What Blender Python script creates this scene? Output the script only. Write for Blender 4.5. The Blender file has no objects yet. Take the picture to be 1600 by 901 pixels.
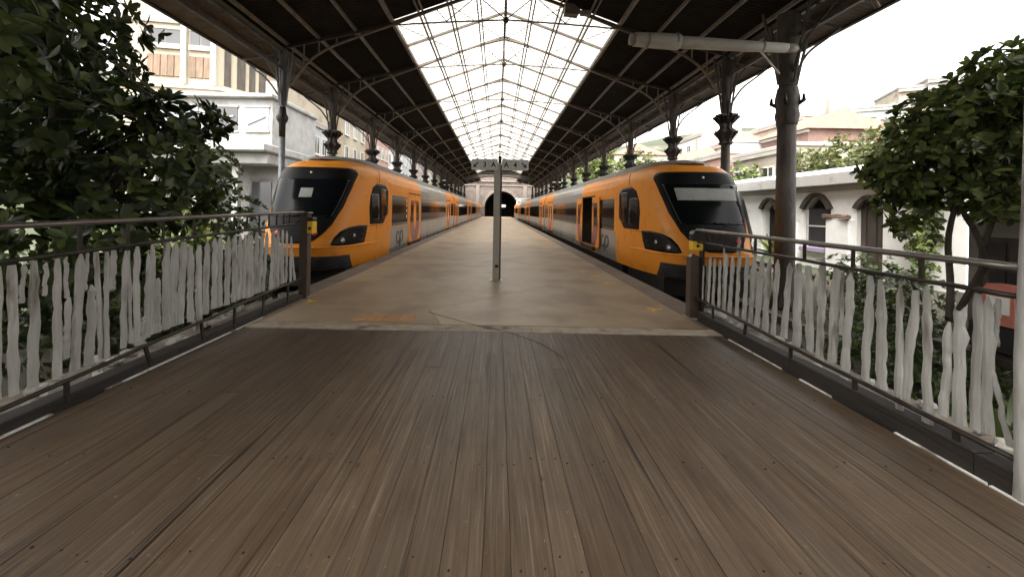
import bpy, bmesh, math, random
from math import sin, cos, pi, radians, sqrt
from mathutils import Vector, Matrix
import numpy as np
R = random.Random(7)
SC = bpy.context.scene
COL = SC.collection

# ---------------------------------------------------------------- camera
cam_d = bpy.data.cameras.new('camera')
cam = bpy.data.objects.new('camera', cam_d); COL.objects.link(cam)
cam_d.sensor_width = 36.0; cam_d.lens = 13.5
cam_d.shift_x = 23/1600; cam_d.shift_y = -122.5/1600
cam_d.clip_start = 0.05; cam_d.clip_end = 5000
cam.location = (0, 0, 1.6)
cam.rotation_euler = (radians(90), radians(-1.0), 0)
SC.camera = cam

# ---------------------------------------------------------------- sky, sun, exposure (overcast day)
SUN_EL, SUN_AZ = radians(58), radians(200)
w = bpy.data.worlds.new('World'); SC.world = w; w.use_nodes = True
nt = w.node_tree; bg = nt.nodes['Background']
sky = nt.nodes.new('ShaderNodeTexSky'); sky.sky_type = 'NISHITA'; sky.sun_disc = False
sky.sun_elevation = SUN_EL; sky.sun_rotation = SUN_AZ
sky.dust_density = 4.0; sky.air_density = 1.0; sky.ozone_density = 1.0
hs = nt.nodes.new('ShaderNodeHueSaturation'); hs.inputs['Saturation'].default_value = 0.06
wb_ = nt.nodes.new('ShaderNodeMixRGB'); wb_.blend_type = 'MULTIPLY'; wb_.inputs[0].default_value = 1; wb_.inputs[2].default_value = (1, .975, .94, 1)
nt.links.new(sky.outputs[0], hs.inputs['Color']); nt.links.new(hs.outputs[0], wb_.inputs[1]); nt.links.new(wb_.outputs[0], bg.inputs['Color'])
bg.inputs['Strength'].default_value = 0.15
sd = bpy.data.lights.new('sun', 'SUN'); sd.energy = 0.6; sd.angle = radians(25); sd.color = (1, .96, .9)
so = bpy.data.objects.new('sun', sd); COL.objects.link(so)
so.rotation_euler = (radians(90) - SUN_EL, 0, pi - SUN_AZ)
SC.view_settings.view_transform = 'Standard'; SC.view_settings.look = 'None'
SC.view_settings.exposure = 2.65; SC.view_settings.gamma = 1.0
SC.cycles.max_bounces = 8; SC.cycles.diffuse_bounces = 4; SC.cycles.transparent_max_bounces = 12

# ---------------------------------------------------------------- materials
def mat(name, c1, c2=None, scale=3.0, rough=.6, metal=0.0, bump=0.0, bscale=25.0, stretch=(1, 1, 1), rnd=0.0,
        island=0.0, coat=0.0, spec=.5, detail=6, c3=None, s3=1.0, t3=(.55, .7)):
    m = bpy.data.materials.new(name); m.use_nodes = True
    n = m.node_tree.nodes; l = m.node_tree.links; p = n['Principled BSDF']
    p.inputs['Roughness'].default_value = rough; p.inputs['Metallic'].default_value = metal
    p.inputs['Coat Weight'].default_value = coat; p.inputs['Coat Roughness'].default_value = .12
    p.inputs['Specular IOR Level'].default_value = spec
    c1 = (*c1, 1); c2 = (*c2, 1) if c2 else c1
    geo = n.new('ShaderNodeNewGeometry'); oi = n.new('ShaderNodeObjectInfo')
    off = n.new('ShaderNodeVectorMath'); off.operation = 'MULTIPLY_ADD'
    comb = n.new('ShaderNodeCombineXYZ')
    mul = n.new('ShaderNodeMath'); mul.operation = 'MULTIPLY'; mul.inputs[1].default_value = 37.0 if rnd else 0.0
    l.new(oi.outputs['Random'], mul.inputs[0])
    for k in range(3): l.new(mul.outputs[0], comb.inputs[k])
    off.inputs[1].default_value = stretch
    l.new(geo.outputs['Position'], off.inputs[0]); l.new(comb.outputs[0], off.inputs[2])
    vec = off.outputs[0]
    nz = n.new('ShaderNodeTexNoise'); nz.inputs['Scale'].default_value = scale; nz.inputs['Detail'].default_value = detail
    nz.inputs['Roughness'].default_value = .65
    l.new(vec, nz.inputs['Vector'])
    rmp = n.new('ShaderNodeValToRGB'); rmp.color_ramp.elements[0].color = c1; rmp.color_ramp.elements[1].color = c2
    rmp.color_ramp.elements[0].position = .34; rmp.color_ramp.elements[1].position = .66
    l.new(nz.outputs['Fac'], rmp.inputs[0]); out = rmp.outputs[0]
    if c3:
        z3 = n.new('ShaderNodeTexNoise'); z3.inputs['Scale'].default_value = s3; z3.inputs['Detail'].default_value = 8
        l.new(vec, z3.inputs['Vector'])
        mr = n.new('ShaderNodeMapRange'); mr.inputs[1].default_value = t3[0]; mr.inputs[2].default_value = t3[1]
        l.new(z3.outputs['Fac'], mr.inputs[0])
        mx = n.new('ShaderNodeMixRGB'); mx.inputs[2].default_value = (*c3, 1)
        l.new(mr.outputs[0], mx.inputs[0]); l.new(out, mx.inputs[1]); out = mx.outputs[0]
    for amt, src in ((rnd, oi.outputs['Random']), (island, geo.outputs['Random Per Island'])):
        if amt:
            mr = n.new('ShaderNodeMapRange'); mr.inputs[3].default_value = 1-amt; mr.inputs[4].default_value = 1+amt
            l.new(src, mr.inputs[0])
            h = n.new('ShaderNodeHueSaturation'); l.new(mr.outputs[0], h.inputs['Value']); l.new(out, h.inputs['Color'])
            out = h.outputs[0]
    l.new(out, p.inputs['Base Color'])
    if bump:
        b = n.new('ShaderNodeBump'); b.inputs['Strength'].default_value = bump; b.inputs['Distance'].default_value = .02
        bn = n.new('ShaderNodeTexNoise'); bn.inputs['Scale'].default_value = bscale; bn.inputs['Detail'].default_value = 8
        l.new(vec, bn.inputs['Vector']); l.new(bn.outputs['Fac'], b.inputs['Height']); l.new(b.outputs[0], p.inputs['Normal'])
    return m

def glass_mat(name, col, rough=.06, spec=.6):
    return mat(name, col, tuple(c*1.25 for c in col), scale=.8, rough=rough, spec=spec)

def leaf_mat(name, dark, light, trans=.25):
    m = bpy.data.materials.new(name); m.use_nodes = True
    n = m.node_tree.nodes; l = m.node_tree.links; p = n['Principled BSDF']; o = n['Material Output']
    geo = n.new('ShaderNodeNewGeometry'); oi = n.new('ShaderNodeObjectInfo')
    ad = n.new('ShaderNodeMath'); ad.operation = 'ADD'; fr = n.new('ShaderNodeMath'); fr.operation = 'FRACT'
    l.new(geo.outputs['Random Per Island'], ad.inputs[0]); l.new(oi.outputs['Random'], ad.inputs[1]); l.new(ad.outputs[0], fr.inputs[0])
    r = n.new('ShaderNodeValToRGB'); e = r.color_ramp.elements
    e[0].color = (*dark, 1); e[1].color = (*light, 1); e[0].position = .25
    l.new(fr.outputs[0], r.inputs[0])
    nz = n.new('ShaderNodeTexNoise'); nz.inputs['Scale'].default_value = 9; l.new(geo.outputs['Position'], nz.inputs['Vector'])
    h = n.new('ShaderNodeHueSaturation'); mr = n.new('ShaderNodeMapRange'); mr.inputs[3].default_value = .6; mr.inputs[4].default_value = 1.4
    l.new(nz.outputs['Fac'], mr.inputs[0]); l.new(mr.outputs[0], h.inputs['Value']); l.new(r.outputs[0], h.inputs['Color'])
    l.new(h.outputs[0], p.inputs['Base Color']); p.inputs['Roughness'].default_value = .42
    t = n.new('ShaderNodeBsdfTranslucent'); l.new(h.outputs[0], t.inputs['Color'])
    mx = n.new('ShaderNodeMixShader'); mx.inputs[0].default_value = trans
    l.new(p.outputs[0], mx.inputs[1]); l.new(t.outputs[0], mx.inputs[2]); l.new(mx.outputs[0], o.inputs['Surface'])
    return m

def skylight_mat():
    m = bpy.data.materials.new('skylight_sheet'); m.use_nodes = True
    n = m.node_tree.nodes; l = m.node_tree.links; o = n['Material Output']; p = n['Principled BSDF']
    geo = n.new('ShaderNodeNewGeometry'); nz = n.new('ShaderNodeTexNoise'); nz.inputs['Scale'].default_value = .7; nz.inputs['Detail'].default_value = 8
    l.new(geo.outputs['Position'], nz.inputs['Vector'])
    r = n.new('ShaderNodeValToRGB'); r.color_ramp.elements[0].color = (.45, .44, .405, 1); r.color_ramp.elements[1].color = (.62, .615, .59, 1)
    r.color_ramp.elements[0].position = .3; r.color_ramp.elements[1].position = .6
    l.new(nz.outputs['Fac'], r.inputs[0])
    wv = n.new('ShaderNodeTexWave'); wv.bands_direction = 'Y'; wv.inputs['Scale'].default_value = 1.05; wv.inputs['Distortion'].default_value = .25
    l.new(geo.outputs['Position'], wv.inputs['Vector'])
    wr = n.new('ShaderNodeValToRGB'); wr.color_ramp.elements[0].color = (.50, .49, .46, 1); wr.color_ramp.elements[0].position = .1; wr.color_ramp.elements[1].position = .45
    l.new(wv.outputs['Fac'], wr.inputs[0]); mm = n.new('ShaderNodeMixRGB'); mm.blend_type = 'MULTIPLY'; mm.inputs[0].default_value = 1
    l.new(r.outputs[0], mm.inputs[1]); l.new(wr.outputs[0], mm.inputs[2]); r = mm
    t = n.new('ShaderNodeBsdfTranslucent'); l.new(r.outputs[0], t.inputs['Color'])
    tr = n.new('ShaderNodeBsdfTransparent'); l.new(r.outputs[0], tr.inputs['Color'])
    mx = n.new('ShaderNodeMixShader'); mx.inputs[0].default_value = .5
    l.new(t.outputs[0], mx.inputs[1]); l.new(tr.outputs[0], mx.inputs[2]); l.new(mx.outputs[0], o.inputs['Surface'])
    n.remove(p)
    return m

def stone_mat(name, c1, c2, mortar, bw, bh, rough=.85):
    m = mat(name, c1, c2, scale=1.2, rough=rough, bump=.3, bscale=6)
    n = m.node_tree.nodes; l = m.node_tree.links; p = n['Principled BSDF']
    tc = n.new('ShaderNodeTexCoord'); mp = n.new('ShaderNodeMapping'); mp.inputs['Rotation'].default_value = (radians(90), 0, 0)
    b = n.new('ShaderNodeTexBrick'); b.inputs['Scale'].default_value = 1; b.inputs['Brick Width'].default_value = bw; b.inputs['Row Height'].default_value = bh
    b.inputs['Mortar Size'].default_value = .02; b.inputs['Color1'].default_value = (.8, .8, .8, 1); b.inputs['Color2'].default_value = (1.1, 1.1, 1.1, 1)
    b.inputs['Mortar'].default_value = (*mortar, 1)
    l.new(tc.outputs['Object'], mp.inputs[0]); l.new(mp.outputs[0], b.inputs['Vector'])
    src = p.inputs['Base Color'].links[0].from_socket
    mx = n.new('ShaderNodeMixRGB'); mx.blend_type = 'MULTIPLY'; mx.inputs[0].default_value = 1
    l.new(src, mx.inputs[1]); l.new(b.outputs[0], mx.inputs[2]); l.new(mx.outputs[0], p.inputs['Base Color'])
    return m

def deck_mat():
    m = bpy.data.materials.new('weathered_deck_wood'); m.use_nodes = True
    n = m.node_tree.nodes; l = m.node_tree.links; p = n['Principled BSDF']
    geo = n.new('ShaderNodeNewGeometry'); oi = n.new('ShaderNodeObjectInfo')
    mul = n.new('ShaderNodeMath'); mul.operation = 'MULTIPLY'; mul.inputs[1].default_value = 53; l.new(oi.outputs['Random'], mul.inputs[0])
    cb = n.new('ShaderNodeCombineXYZ'); l.new(mul.outputs[0], cb.inputs[0]); l.new(mul.outputs[0], cb.inputs[1])
    def V(st):
        a = n.new('ShaderNodeVectorMath'); a.operation = 'MULTIPLY_ADD'; a.inputs[1].default_value = st
        l.new(geo.outputs['Position'], a.inputs[0]); l.new(cb.outputs[0], a.inputs[2]); return a.outputs[0]
    def N(vec, sc, det=8, ro=.65, dist=0):
        z = n.new('ShaderNodeTexNoise'); z.inputs['Scale'].default_value = sc; z.inputs['Detail'].default_value = det
        z.inputs['Roughness'].default_value = ro; z.inputs['Distortion'].default_value = dist
        l.new(vec, z.inputs['Vector']); return z.outputs['Fac']
    def ramp(src, pos, cols):
        r = n.new('ShaderNodeValToRGB'); e = r.color_ramp.elements
        while len(e) < len(pos): e.new(.5)
        for k in range(len(pos)): e[k].position = pos[k]; e[k].color = (*cols[k], 1)
        l.new(src, r.inputs[0]); return r.outputs[0]
    def mix(f, a, b, bt='MIX'):
        x = n.new('ShaderNodeMixRGB'); x.blend_type = bt
        if isinstance(f, float): x.inputs[0].default_value = f
        else: l.new(f, x.inputs[0])
        for s, i in ((a, 1), (b, 2)):
            if isinstance(s, tuple): x.inputs[i].default_value = (*s, 1)
            else: l.new(s, x.inputs[i])
        return x.outputs[0]
    def rng(src, a, b, c=0., d=1.):
        r = n.new('ShaderNodeMapRange'); r.inputs[1].default_value = a; r.inputs[2].default_value = b
        r.inputs[3].default_value = c; r.inputs[4].default_value = d; l.new(src, r.inputs[0]); return r.outputs[0]
    grain = N(V((1, .035, 1)), 38, 9, .7, .3)
    fine = N(V((1, .02, 1)), 140, 4, .6)
    blot = N(V((1, .45, 1)), 2.2, 6)
    base = ramp(grain, (.3, .5, .68), ((0.0396, 0.0228, 0.0122), (0.0937, 0.0601, 0.0343), (0.1551, 0.1069, 0.0653)))
    base = mix(rng(fine, .5, .66, 0, .6), base, (0.0363, 0.0238, 0.0152))
    streak = N(V((1, .018, 1)), 52, 5, .6, .15)
    base = mix(rng(streak, .58, .68, 0, .6), base, (0.2376, 0.1881, 0.1353))
    base = mix(rng(blot, .42, .68, 0, .45), base, (0.1254, 0.0957, 0.0693))
    blot2 = N(geo.outputs['Position'], 1.3, 7, .7)
    base = mix(rng(blot2, .5, .7, 0, .55), base, (0.0495, 0.0330, 0.0218))
    spk = N(geo.outputs['Position'], 26, 6, .7)
    base = mix(rng(spk, .64, .71, 0, .7), base, (0.3036, 0.2706, 0.2244))
    spl = N(geo.outputs['Position'], 6.5, 9, .78)
    base = mix(rng(spl, .64, .74, 0, .5), base, (0.2640, 0.2244, 0.1782))
    crk = N(V((1, .012, 1)), 26, 3, .5)
    base = mix(rng(crk, .38, .32, 0, .9), base, (0.0092, 0.0066, 0.0053))
    vo = n.new('ShaderNodeTexVoronoi'); vo.inputs['Scale'].default_value = 3.1; l.new(V((1, .5, 1)), vo.inputs['Vector'])
    base = mix(rng(vo.outputs['Distance'], .055, .02, 0, .85), base, (0.0145, 0.0099, 0.0073))
    h = n.new('ShaderNodeHueSaturation'); l.new(rng(oi.outputs['Random'], 0, 1, 0.72, 0.96), h.inputs['Value']); l.new(base, h.inputs['Color'])
    l.new(h.outputs[0], p.inputs['Base Color'])
    l.new(rng(grain, .2, .8, .55, .36), p.inputs['Roughness'])
    b = n.new('ShaderNodeBump'); b.inputs['Strength'].default_value = .45; b.inputs['Distance'].default_value = .006
    l.new(grain, b.inputs['Height']); l.new(b.outputs[0], p.inputs['Normal'])
    return m

M = dict(
    deck=deck_mat(),
    curb=mat('dark_timber_curb', (.014, .0105, .008), (.028, .021, .016), scale=6, stretch=(1, .15, 1), rough=.7, bump=.4, bscale=30),
    lath=mat('white_lath', (.55, .54, .5), (.75, .74, .7), scale=5, rough=.6, c3=(.2, .17, .14), s3=4, t3=(.56, .64)),
    thresh=mat('threshold_stone', (.30, .245, .185), (.43, .36, .28), scale=5, rough=.8, bump=.3, bscale=40, c3=(.13, .105, .08), s3=3),
    slab=mat('platform_concrete', (.325, .236, .152), (.405, .306, .202), scale=1.3, rough=.45, bump=.12, bscale=60, c3=(.235, .168, .11), s3=1.1, t3=(.47, .7), rnd=.03),
    slab_edge=mat('platform_edge_stone', (.13, .096, .073), (.19, .145, .11), scale=3, rough=.62, bump=.2, bscale=50, rnd=.1),
    patch=mat('ochre_tile', (.42, .22, .085), (.50, .29, .13), scale=7, rough=.7, rnd=.1),
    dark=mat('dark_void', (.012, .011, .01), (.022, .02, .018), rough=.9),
    ballast=mat('track_ballast', (.05, .042, .035), (.12, .1, .085), scale=14, rough=.95, bump=.8, bscale=18),
    rail=mat('rusty_rail', (.09, .05, .03), (.2, .15, .12), scale=5, rough=.5, metal=.6),
    soil=mat('garden_soil', (.025, .02, .015), (.055, .045, .032), scale=2, rough=.95, bump=.7, bscale=8, c3=(.025, .035, .012), s3=.6),
    hill=mat('hillside_green', (.025, .04, .016), (.065, .07, .04), scale=.25, rough=.95, bump=.5, bscale=1, c3=(.13, .115, .095), s3=.12),
    ledge=mat('ledge_stone', (.15, .125, .1), (.3, .26, .21), scale=3, rough=.9, bump=.5, bscale=15),
    stone=mat('rubble_stone', (.4, .37, .32), (.62, .6, .55), scale=5, rough=.85, bump=.4, bscale=15, rnd=.25),
    picket=mat('white_painted_stick', (.31, .302, .275), (.46, .45, .42), scale=9, stretch=(1, 1, .2), rough=.65, bump=.35, bscale=30, rnd=.12, c3=(.14, .115, .09), s3=7, t3=(.58, .7)),
    railmetal=mat('brown_rail_paint', (.022, .017, .014), (.05, .04, .033), scale=7, rough=.38, metal=.35, rnd=.05),
    handrail=mat('worn_handrail', (.16, .14, .125), (.26, .235, .21), scale=9, stretch=(1, .2, 1), rough=.3, metal=.65),
    bollard=mat('brown_bollard_paint', (.06, .04, .03), (.095, .068, .052), scale=4, rough=.4),
    yellow=mat('yellow_plastic', (.85, .50, .03), (.9, .56, .05), rough=.35),
    black=mat('black_plastic', (.012, .012, .012), (.02, .02, .02), rough=.35),
    orange=mat('train_orange', (.86, .30, .03), (.90, .33, .036), scale=.5, rough=.45, coat=.08, spec=.3, c3=(.58, .225, .035), s3=2.2, t3=(.56, .8), bump=.02, bscale=3),
    grey=mat('train_grey', (.27, .255, .235), (.33, .315, .29), scale=.6, rough=.35, coat=.3),
    roofgrey=mat('train_roof', (.19, .18, .165), (.27, .255, .235), scale=1.5, rough=.6),
    tglass=glass_mat('train_window', (.015, .013, .012), .07, .4),
    twind=glass_mat('windscreen_glass', (.006, .007, .008), .12, .12),
    mask=mat('black_nose_mask', (.008, .008, .008), (.012, .012, .012), rough=.42, spec=.12),
    rubber=mat('black_rubber', (.02, .019, .018), (.03, .03, .028), rough=.7),
    maroon=mat('door_graphic_red', (.20, .022, .045), (.26, .03, .06), rough=.35, coat=.3),
    logo=mat('logo_brown', (.05, .035, .03), (.06, .045, .04), rough=.4),
    white=mat('white_paint', (.72, .71, .68), (.8, .79, .76), scale=3, rough=.6, c3=(.5, .47, .42), s3=1.6, t3=(.6, .8)),
    blind=mat('pale_sun_blind', (.33, .33, .31), (.4, .4, .38), rough=.7),
    redlens=mat('red_lens', (.7, .03, .02), (.8, .04, .03), rough=.2),
    lens=mat('lamp_lens', (.25, .24, .22), (.4, .38, .35), rough=.12, metal=.6),
    interior=mat('train_interior', (.06, .05, .04), (.09, .08, .06), rough=.5),
    iron=mat('brown_iron', (.045, .036, .029), (.085, .069, .056), scale=3, rough=.55, metal=.2, rnd=.08, c3=(.11, .06, .035), s3=2.5),
    irondark=mat('dark_cast_iron', (.022, .02, .019), (.045, .04, .037), scale=6, rough=.5, metal=.3, bump=.3, bscale=20),
    weather=mat('weathered_column', (.055, .044, .036), (.12, .104, .09), scale=4, stretch=(1, 1, .3), rough=.75, bump=.5, bscale=18, c3=(.32, .31, .3), s3=3, t3=(.62, .75)),
    colgrey=mat('blue_grey_column', (.13, .14, .15), (.2, .21, .22), scale=4, rough=.5, metal=.2),
    roofsheet=mat('brown_roof_sheet', (.014, .0115, .0095), (.026, .0215, .018), scale=1.6, rough=.9, spec=.15, rnd=.1),
    soffit=mat('eave_soffit', (.085, .067, .053), (.14, .115, .094), scale=1.5, rough=.85, rnd=.08),
    fascia=mat('dark_fascia', (.02, .016, .014), (.035, .029, .025), scale=3, rough=.75),
    skyl=skylight_mat(),
    pale_iron=mat('pale_iron_rafter', (.16, .137, .115), (.25, .22, .19), scale=4, rough=.55, metal=.1, c3=(.3, .2, .1), s3=2),
    wrap=mat('white_wrapped_tube', (.55, .53, .48), (.7, .68, .63), scale=5, stretch=(.2, 1, 1), rough=.6, bump=.3, bscale=14, c3=(.4, .36, .3), s3=4),
    signgrey=mat('sign_panel', (.74, .74, .70), (.80, .80, .76), rough=.45),
    signpost=mat('sign_post_paint', (.46, .43, .37), (.54, .505, .44), scale=5, rough=.4, metal=.2),
    signblue=mat('sign_blue', (.02, .06, .13), (.025, .07, .15), rough=.4),
    ink=mat('sign_black', (.015, .015, .015), rough=.5),
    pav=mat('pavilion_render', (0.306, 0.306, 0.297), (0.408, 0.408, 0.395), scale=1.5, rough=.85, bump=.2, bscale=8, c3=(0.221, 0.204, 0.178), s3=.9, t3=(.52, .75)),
    plaster=mat('white_plaster', (.74, .73, .70), (.84, .83, .80), scale=1.2, rough=.85, bump=.2, bscale=10, c3=(.5, .45, .38), s3=1.1, t3=(.6, .8)),
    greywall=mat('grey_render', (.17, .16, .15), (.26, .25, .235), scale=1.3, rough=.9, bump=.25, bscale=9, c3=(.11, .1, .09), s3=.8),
    beige=mat('beige_stone', (0.348, 0.300, 0.222), (0.420, 0.372, 0.288), scale=.5, rough=.85, bump=.2, bscale=4, c3=(0.270, 0.228, 0.168), s3=.6),
    cream=mat('cream_wall', (0.372, 0.342, 0.276), (0.432, 0.402, 0.336), scale=.6, rough=.85),
    salmon=mat('salmon_wall', (0.350, 0.210, 0.164), (0.406, 0.266, 0.210), scale=.6, rough=.85),
    pink=mat('pink_wall', (0.322, 0.260, 0.236), (0.384, 0.322, 0.298), scale=.6, rough=.85),
    bluewhite=mat('blue_white_wall', (0.360, 0.391, 0.409), (0.434, 0.453, 0.459), scale=.6, rough=.85),
    concrete=mat('house_concrete', (0.258, 0.238, 0.211), (0.354, 0.333, 0.299), scale=.8, rough=.9),
    ochre=mat('ochre_wall', (0.260, 0.223, 0.161), (0.372, 0.341, 0.285), scale=.7, rough=.9, c3=(0.186, 0.149, 0.124), s3=.8),
    brickred=mat('dark_brick_wall', (0.136, 0.081, 0.064), (0.221, 0.136, 0.111), scale=1.5, rough=.9),
    tile=mat('red_roof_tile', (0.195, 0.109, 0.083), (0.270, 0.158, 0.120), scale=2, rough=.85, bump=.4, bscale=8),
    slate=mat('grey_roof', (.16, .155, .15), (.26, .25, .24), scale=2, rough=.8),
    hglass=glass_mat('house_window_glass', (.05, .05, .052), .1),
    hglass2=glass_mat('pale_window_glass', (.20, .23, .25), .1),
    wframe=mat('window_frame', (.55, .54, .5), (.65, .64, .6), rough=.6),
    wood=mat('brown_wood', (.13, .085, .055), (.23, .155, .1), scale=6, stretch=(1, 1, .2), rough=.7, rnd=.15),
    shutter=mat('dark_shutter', (.04, .032, .026), (.085, .07, .055), scale=5, stretch=(1, 1, .2), rough=.7, rnd=.15),
    mauve=mat('mauve_sill', (.30, .24, .36), (.36, .3, .42), rough=.6),
    graffiti=mat('blue_graffiti', (.10, .24, .55), (.45, .55, .7), scale=1.6, rough=.8, c3=(.05, .12, .4), s3=2),
    bark=mat('tree_bark', (.06, .048, .038), (.13, .105, .085), scale=8, stretch=(1, 1, .25), rough=.9, bump=.7, bscale=22),
    red=mat('red_enamel', (.42, .13, .09), (.5, .18, .13), rough=.35),
    leafdark=leaf_mat('dark_glossy_leaf', (.02, .036, .010), (.11, .14, .036), .24),
    leafmid=leaf_mat('mid_green_leaf', (.04, .07, .015), (.27, .31, .085), .36),
    leafyel=leaf_mat('yellow_green_leaf', (.04, .06, .014), (.17, .18, .05), .35),
    leafgrd=leaf_mat('garden_leaf', (.03, .06, .014), (.14, .18, .05), .3),
    blossom=mat('pale_blossom', (.62, .58, .42), (.75, .72, .6), rough=.7),
    mark=mat('worn_yellow_mark', (.85, .45, .04), (.9, .52, .06), scale=20, rough=.7, c3=(.2, .16, .12), s3=14, t3=(.55, .66)),
    cable=mat('black_cable', (.02, .016, .013), (.03, .025, .02), rough=.7),
    portal=stone_mat('portal_masonry', (.12, .098, .083), (.18, .15, .13), (.6, .56, .52), 1.0, .5),
    palestone=mat('pale_cornice_stone', (.16, .134, .112), (.23, .2, .17), scale=1.5, rough=.85),
)

# ---------------------------------------------------------------- helpers
class MB:
    def __init__(s): s.v = []; s.f = []; s.mi = []; s.m = []; s.sm = []
    def _m(s, m):
        if m not in s.m: s.m.append(m)
        return s.m.index(m)
    def add(s, vs, fs, m=None, smooth=False):
        b = len(s.v); s.v += [tuple(v) for v in vs]
        k = s._m(m) if m is not None else 0
        for f in fs: s.f.append([b+i for i in f]); s.mi.append(k); s.sm.append(smooth)
        return s
    def box(s, x0, x1, y0, y1, z0, z1, m=None, bev=0):
        if bev:
            e = bev
            vs = []
            for z, i in ((z0, e), (z0+e, 0), (z1-e, 0), (z1, e)):
                vs += [(x0+i, y0+i, z), (x1-i, y0+i, z), (x1-i, y1-i, z), (x0+i, y1-i, z)]
            fs = [(3, 2, 1, 0), (12, 13, 14, 15)]
            for r in range(3):
                for k in range(4): a = r*4+k; b = r*4+(k+1) % 4; fs.append((a, b, b+4, a+4))
            return s.add(vs, fs, m)
        vs = [(x, y, z) for z in (z0, z1) for y in (y0, y1) for x in (x0, x1)]
        return s.add(vs, [(0, 2, 3, 1), (4, 5, 7, 6), (0, 1, 5, 4), (2, 6, 7, 3), (0, 4, 6, 2), (1, 3, 7, 5)], m)
    def tube(s, pts, r, m=None, n=8, cap=True, smooth=True, flat=None):
        pts = [Vector(p) for p in pts]; N = len(pts)
        rs = r if isinstance(r, (list, tuple)) else [r]*N
        vs = []; up = None
        for i, p in enumerate(pts):
            d = (pts[min(i+1, N-1)] - pts[max(i-1, 0)]).normalized()
            if up is None: up = Vector((0, 0, 1)) if abs(d.z) < .9 else Vector((0, 1, 0))
            a = d.cross(up).normalized(); b = a.cross(d).normalized(); up = b
            for k in range(n):
                t = 2*pi*k/n + (pi/n if n == 4 else 0)
                vs.append(p + a*cos(t)*rs[i] + b*sin(t)*rs[i]*(flat or 1))
        fs = []
        for i in range(N-1):
            for k in range(n): fs.append((i*n+k, i*n+(k+1) % n, (i+1)*n+(k+1) % n, (i+1)*n+k))
        if cap: fs += [tuple(range(n))[::-1], tuple((N-1)*n+k for k in range(n))]
        return s.add(vs, fs, m, smooth)
    def bar(s, a, b, wd, ht=None, m=None):
        a = Vector(a); b = Vector(b); d = (b-a).normalized(); ht = ht or wd
        up = Vector((0, 0, 1)) if abs(d.z) < .95 else Vector((0, 1, 0))
        x = d.cross(up).normalized()*wd/2; y = x.cross(d).normalized()*ht/2
        vs = [p+sx*x+sy*y for p in (a, b) for sx, sy in ((-1, -1), (1, -1), (1, 1), (-1, 1))]
        return s.add(vs, [(3, 2, 1, 0), (4, 5, 6, 7), (0, 1, 5, 4), (1, 2, 6, 5), (2, 3, 7, 6), (3, 0, 4, 7)], m)
    def lathe(s, prof, m=None, n=12, c=(0, 0), lob=0, smooth=True, lobz=None):
        vs = []
        for (r, z) in prof:
            for k in range(n):
                t = 2*pi*k/n; rr = r*(1+lob*(1 if k % 2 == 0 else -1)*(1 if lobz is None or lobz(z) else 0))
                vs.append((c[0]+rr*cos(t), c[1]+rr*sin(t), z))
        fs = []
        for i in range(len(prof)-1):
            for k in range(n): fs.append((i*n+k, i*n+(k+1) % n, (i+1)*n+(k+1) % n, (i+1)*n+k))
        fs += [tuple(range(n))[::-1], tuple((len(prof)-1)*n+k for k in range(n))]
        return s.add(vs, fs, m, smooth)
    def prism(s, poly, axis, a, b, m=None):
        n = len(poly)
        def P(u, v, t): return {'x': (t, u, v), 'y': (u, t, v), 'z': (u, v, t)}[axis]
        vs = [P(u, v, a) for u, v in poly] + [P(u, v, b) for u, v in poly]
        fs = [tuple(range(n))[::-1], tuple(range(n, 2*n))] + [(k, (k+1) % n, n+(k+1) % n, n+k) for k in range(n)]
        return s.add(vs, fs, m)
    def mesh(s, name, m=None):
        me = bpy.data.meshes.new(name); me.from_pydata(s.v, [], s.f)
        for x in (s.m if s.m and s.m[0] is not None else [m]): me.materials.append(x)
        if s.m and s.m[0] is not None: me.polygons.foreach_set('material_index', s.mi)
        me.polygons.foreach_set('use_smooth', s.sm)
        bm = bmesh.new(); bm.from_mesh(me); bmesh.ops.recalc_face_normals(bm, faces=bm.faces); bm.to_mesh(me); bm.free()
        me.update(); return me
    def build(s, name, m=None, parent=None, loc=None):
        return link(name, s.mesh(name, m), parent, loc)

def link(name, me, parent=None, loc=None, rot=None, scale=None):
    o = bpy.data.objects.new(name, me); COL.objects.link(o)
    if parent is not None: o.parent = parent
    if loc: o.location = loc
    if rot: o.rotation_euler = rot
    if scale: o.scale = scale
    return o
def empty(name, loc=(0, 0, 0), rz=0):
    o = bpy.data.objects.new(name, None); COL.objects.link(o); o.location = loc; o.rotation_euler = (0, 0, rz); o.empty_display_size = .2
    return o
def tag(o, label, cat, group=None, kind=None):
    o['label'] = label; o['category'] = cat
    if group: o['group'] = group
    if kind: o['kind'] = kind
    return o
def struct(o, label=None):
    o['kind'] = 'structure'
    if label: o['label'] = label
    return o
def copy_tree(o, parent=None):
    c = o.copy(); COL.objects.link(c); c.parent = parent
    for ch in list(o.children): copy_tree(ch, c)
    return c
def catmull(pts, k=6):
    out = []; n = len(pts)
    for i in range(n-1):
        p0, p1, p2, p3 = [np.array(pts[j], float) for j in (max(i-1, 0), i, i+1, min(i+2, n-1))]
        for q in range(k):
            t = q/k
            out.append(tuple(.5*((2*p1)+(-p0+p2)*t+(2*p0-5*p1+4*p2-p3)*t*t+(-p0+3*p1-3*p2+p3)*t**3)))
    out.append(tuple(map(float, pts[-1]))); return out
def interp(x, xs, ys):
    return float(np.interp(x, xs, ys))
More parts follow.
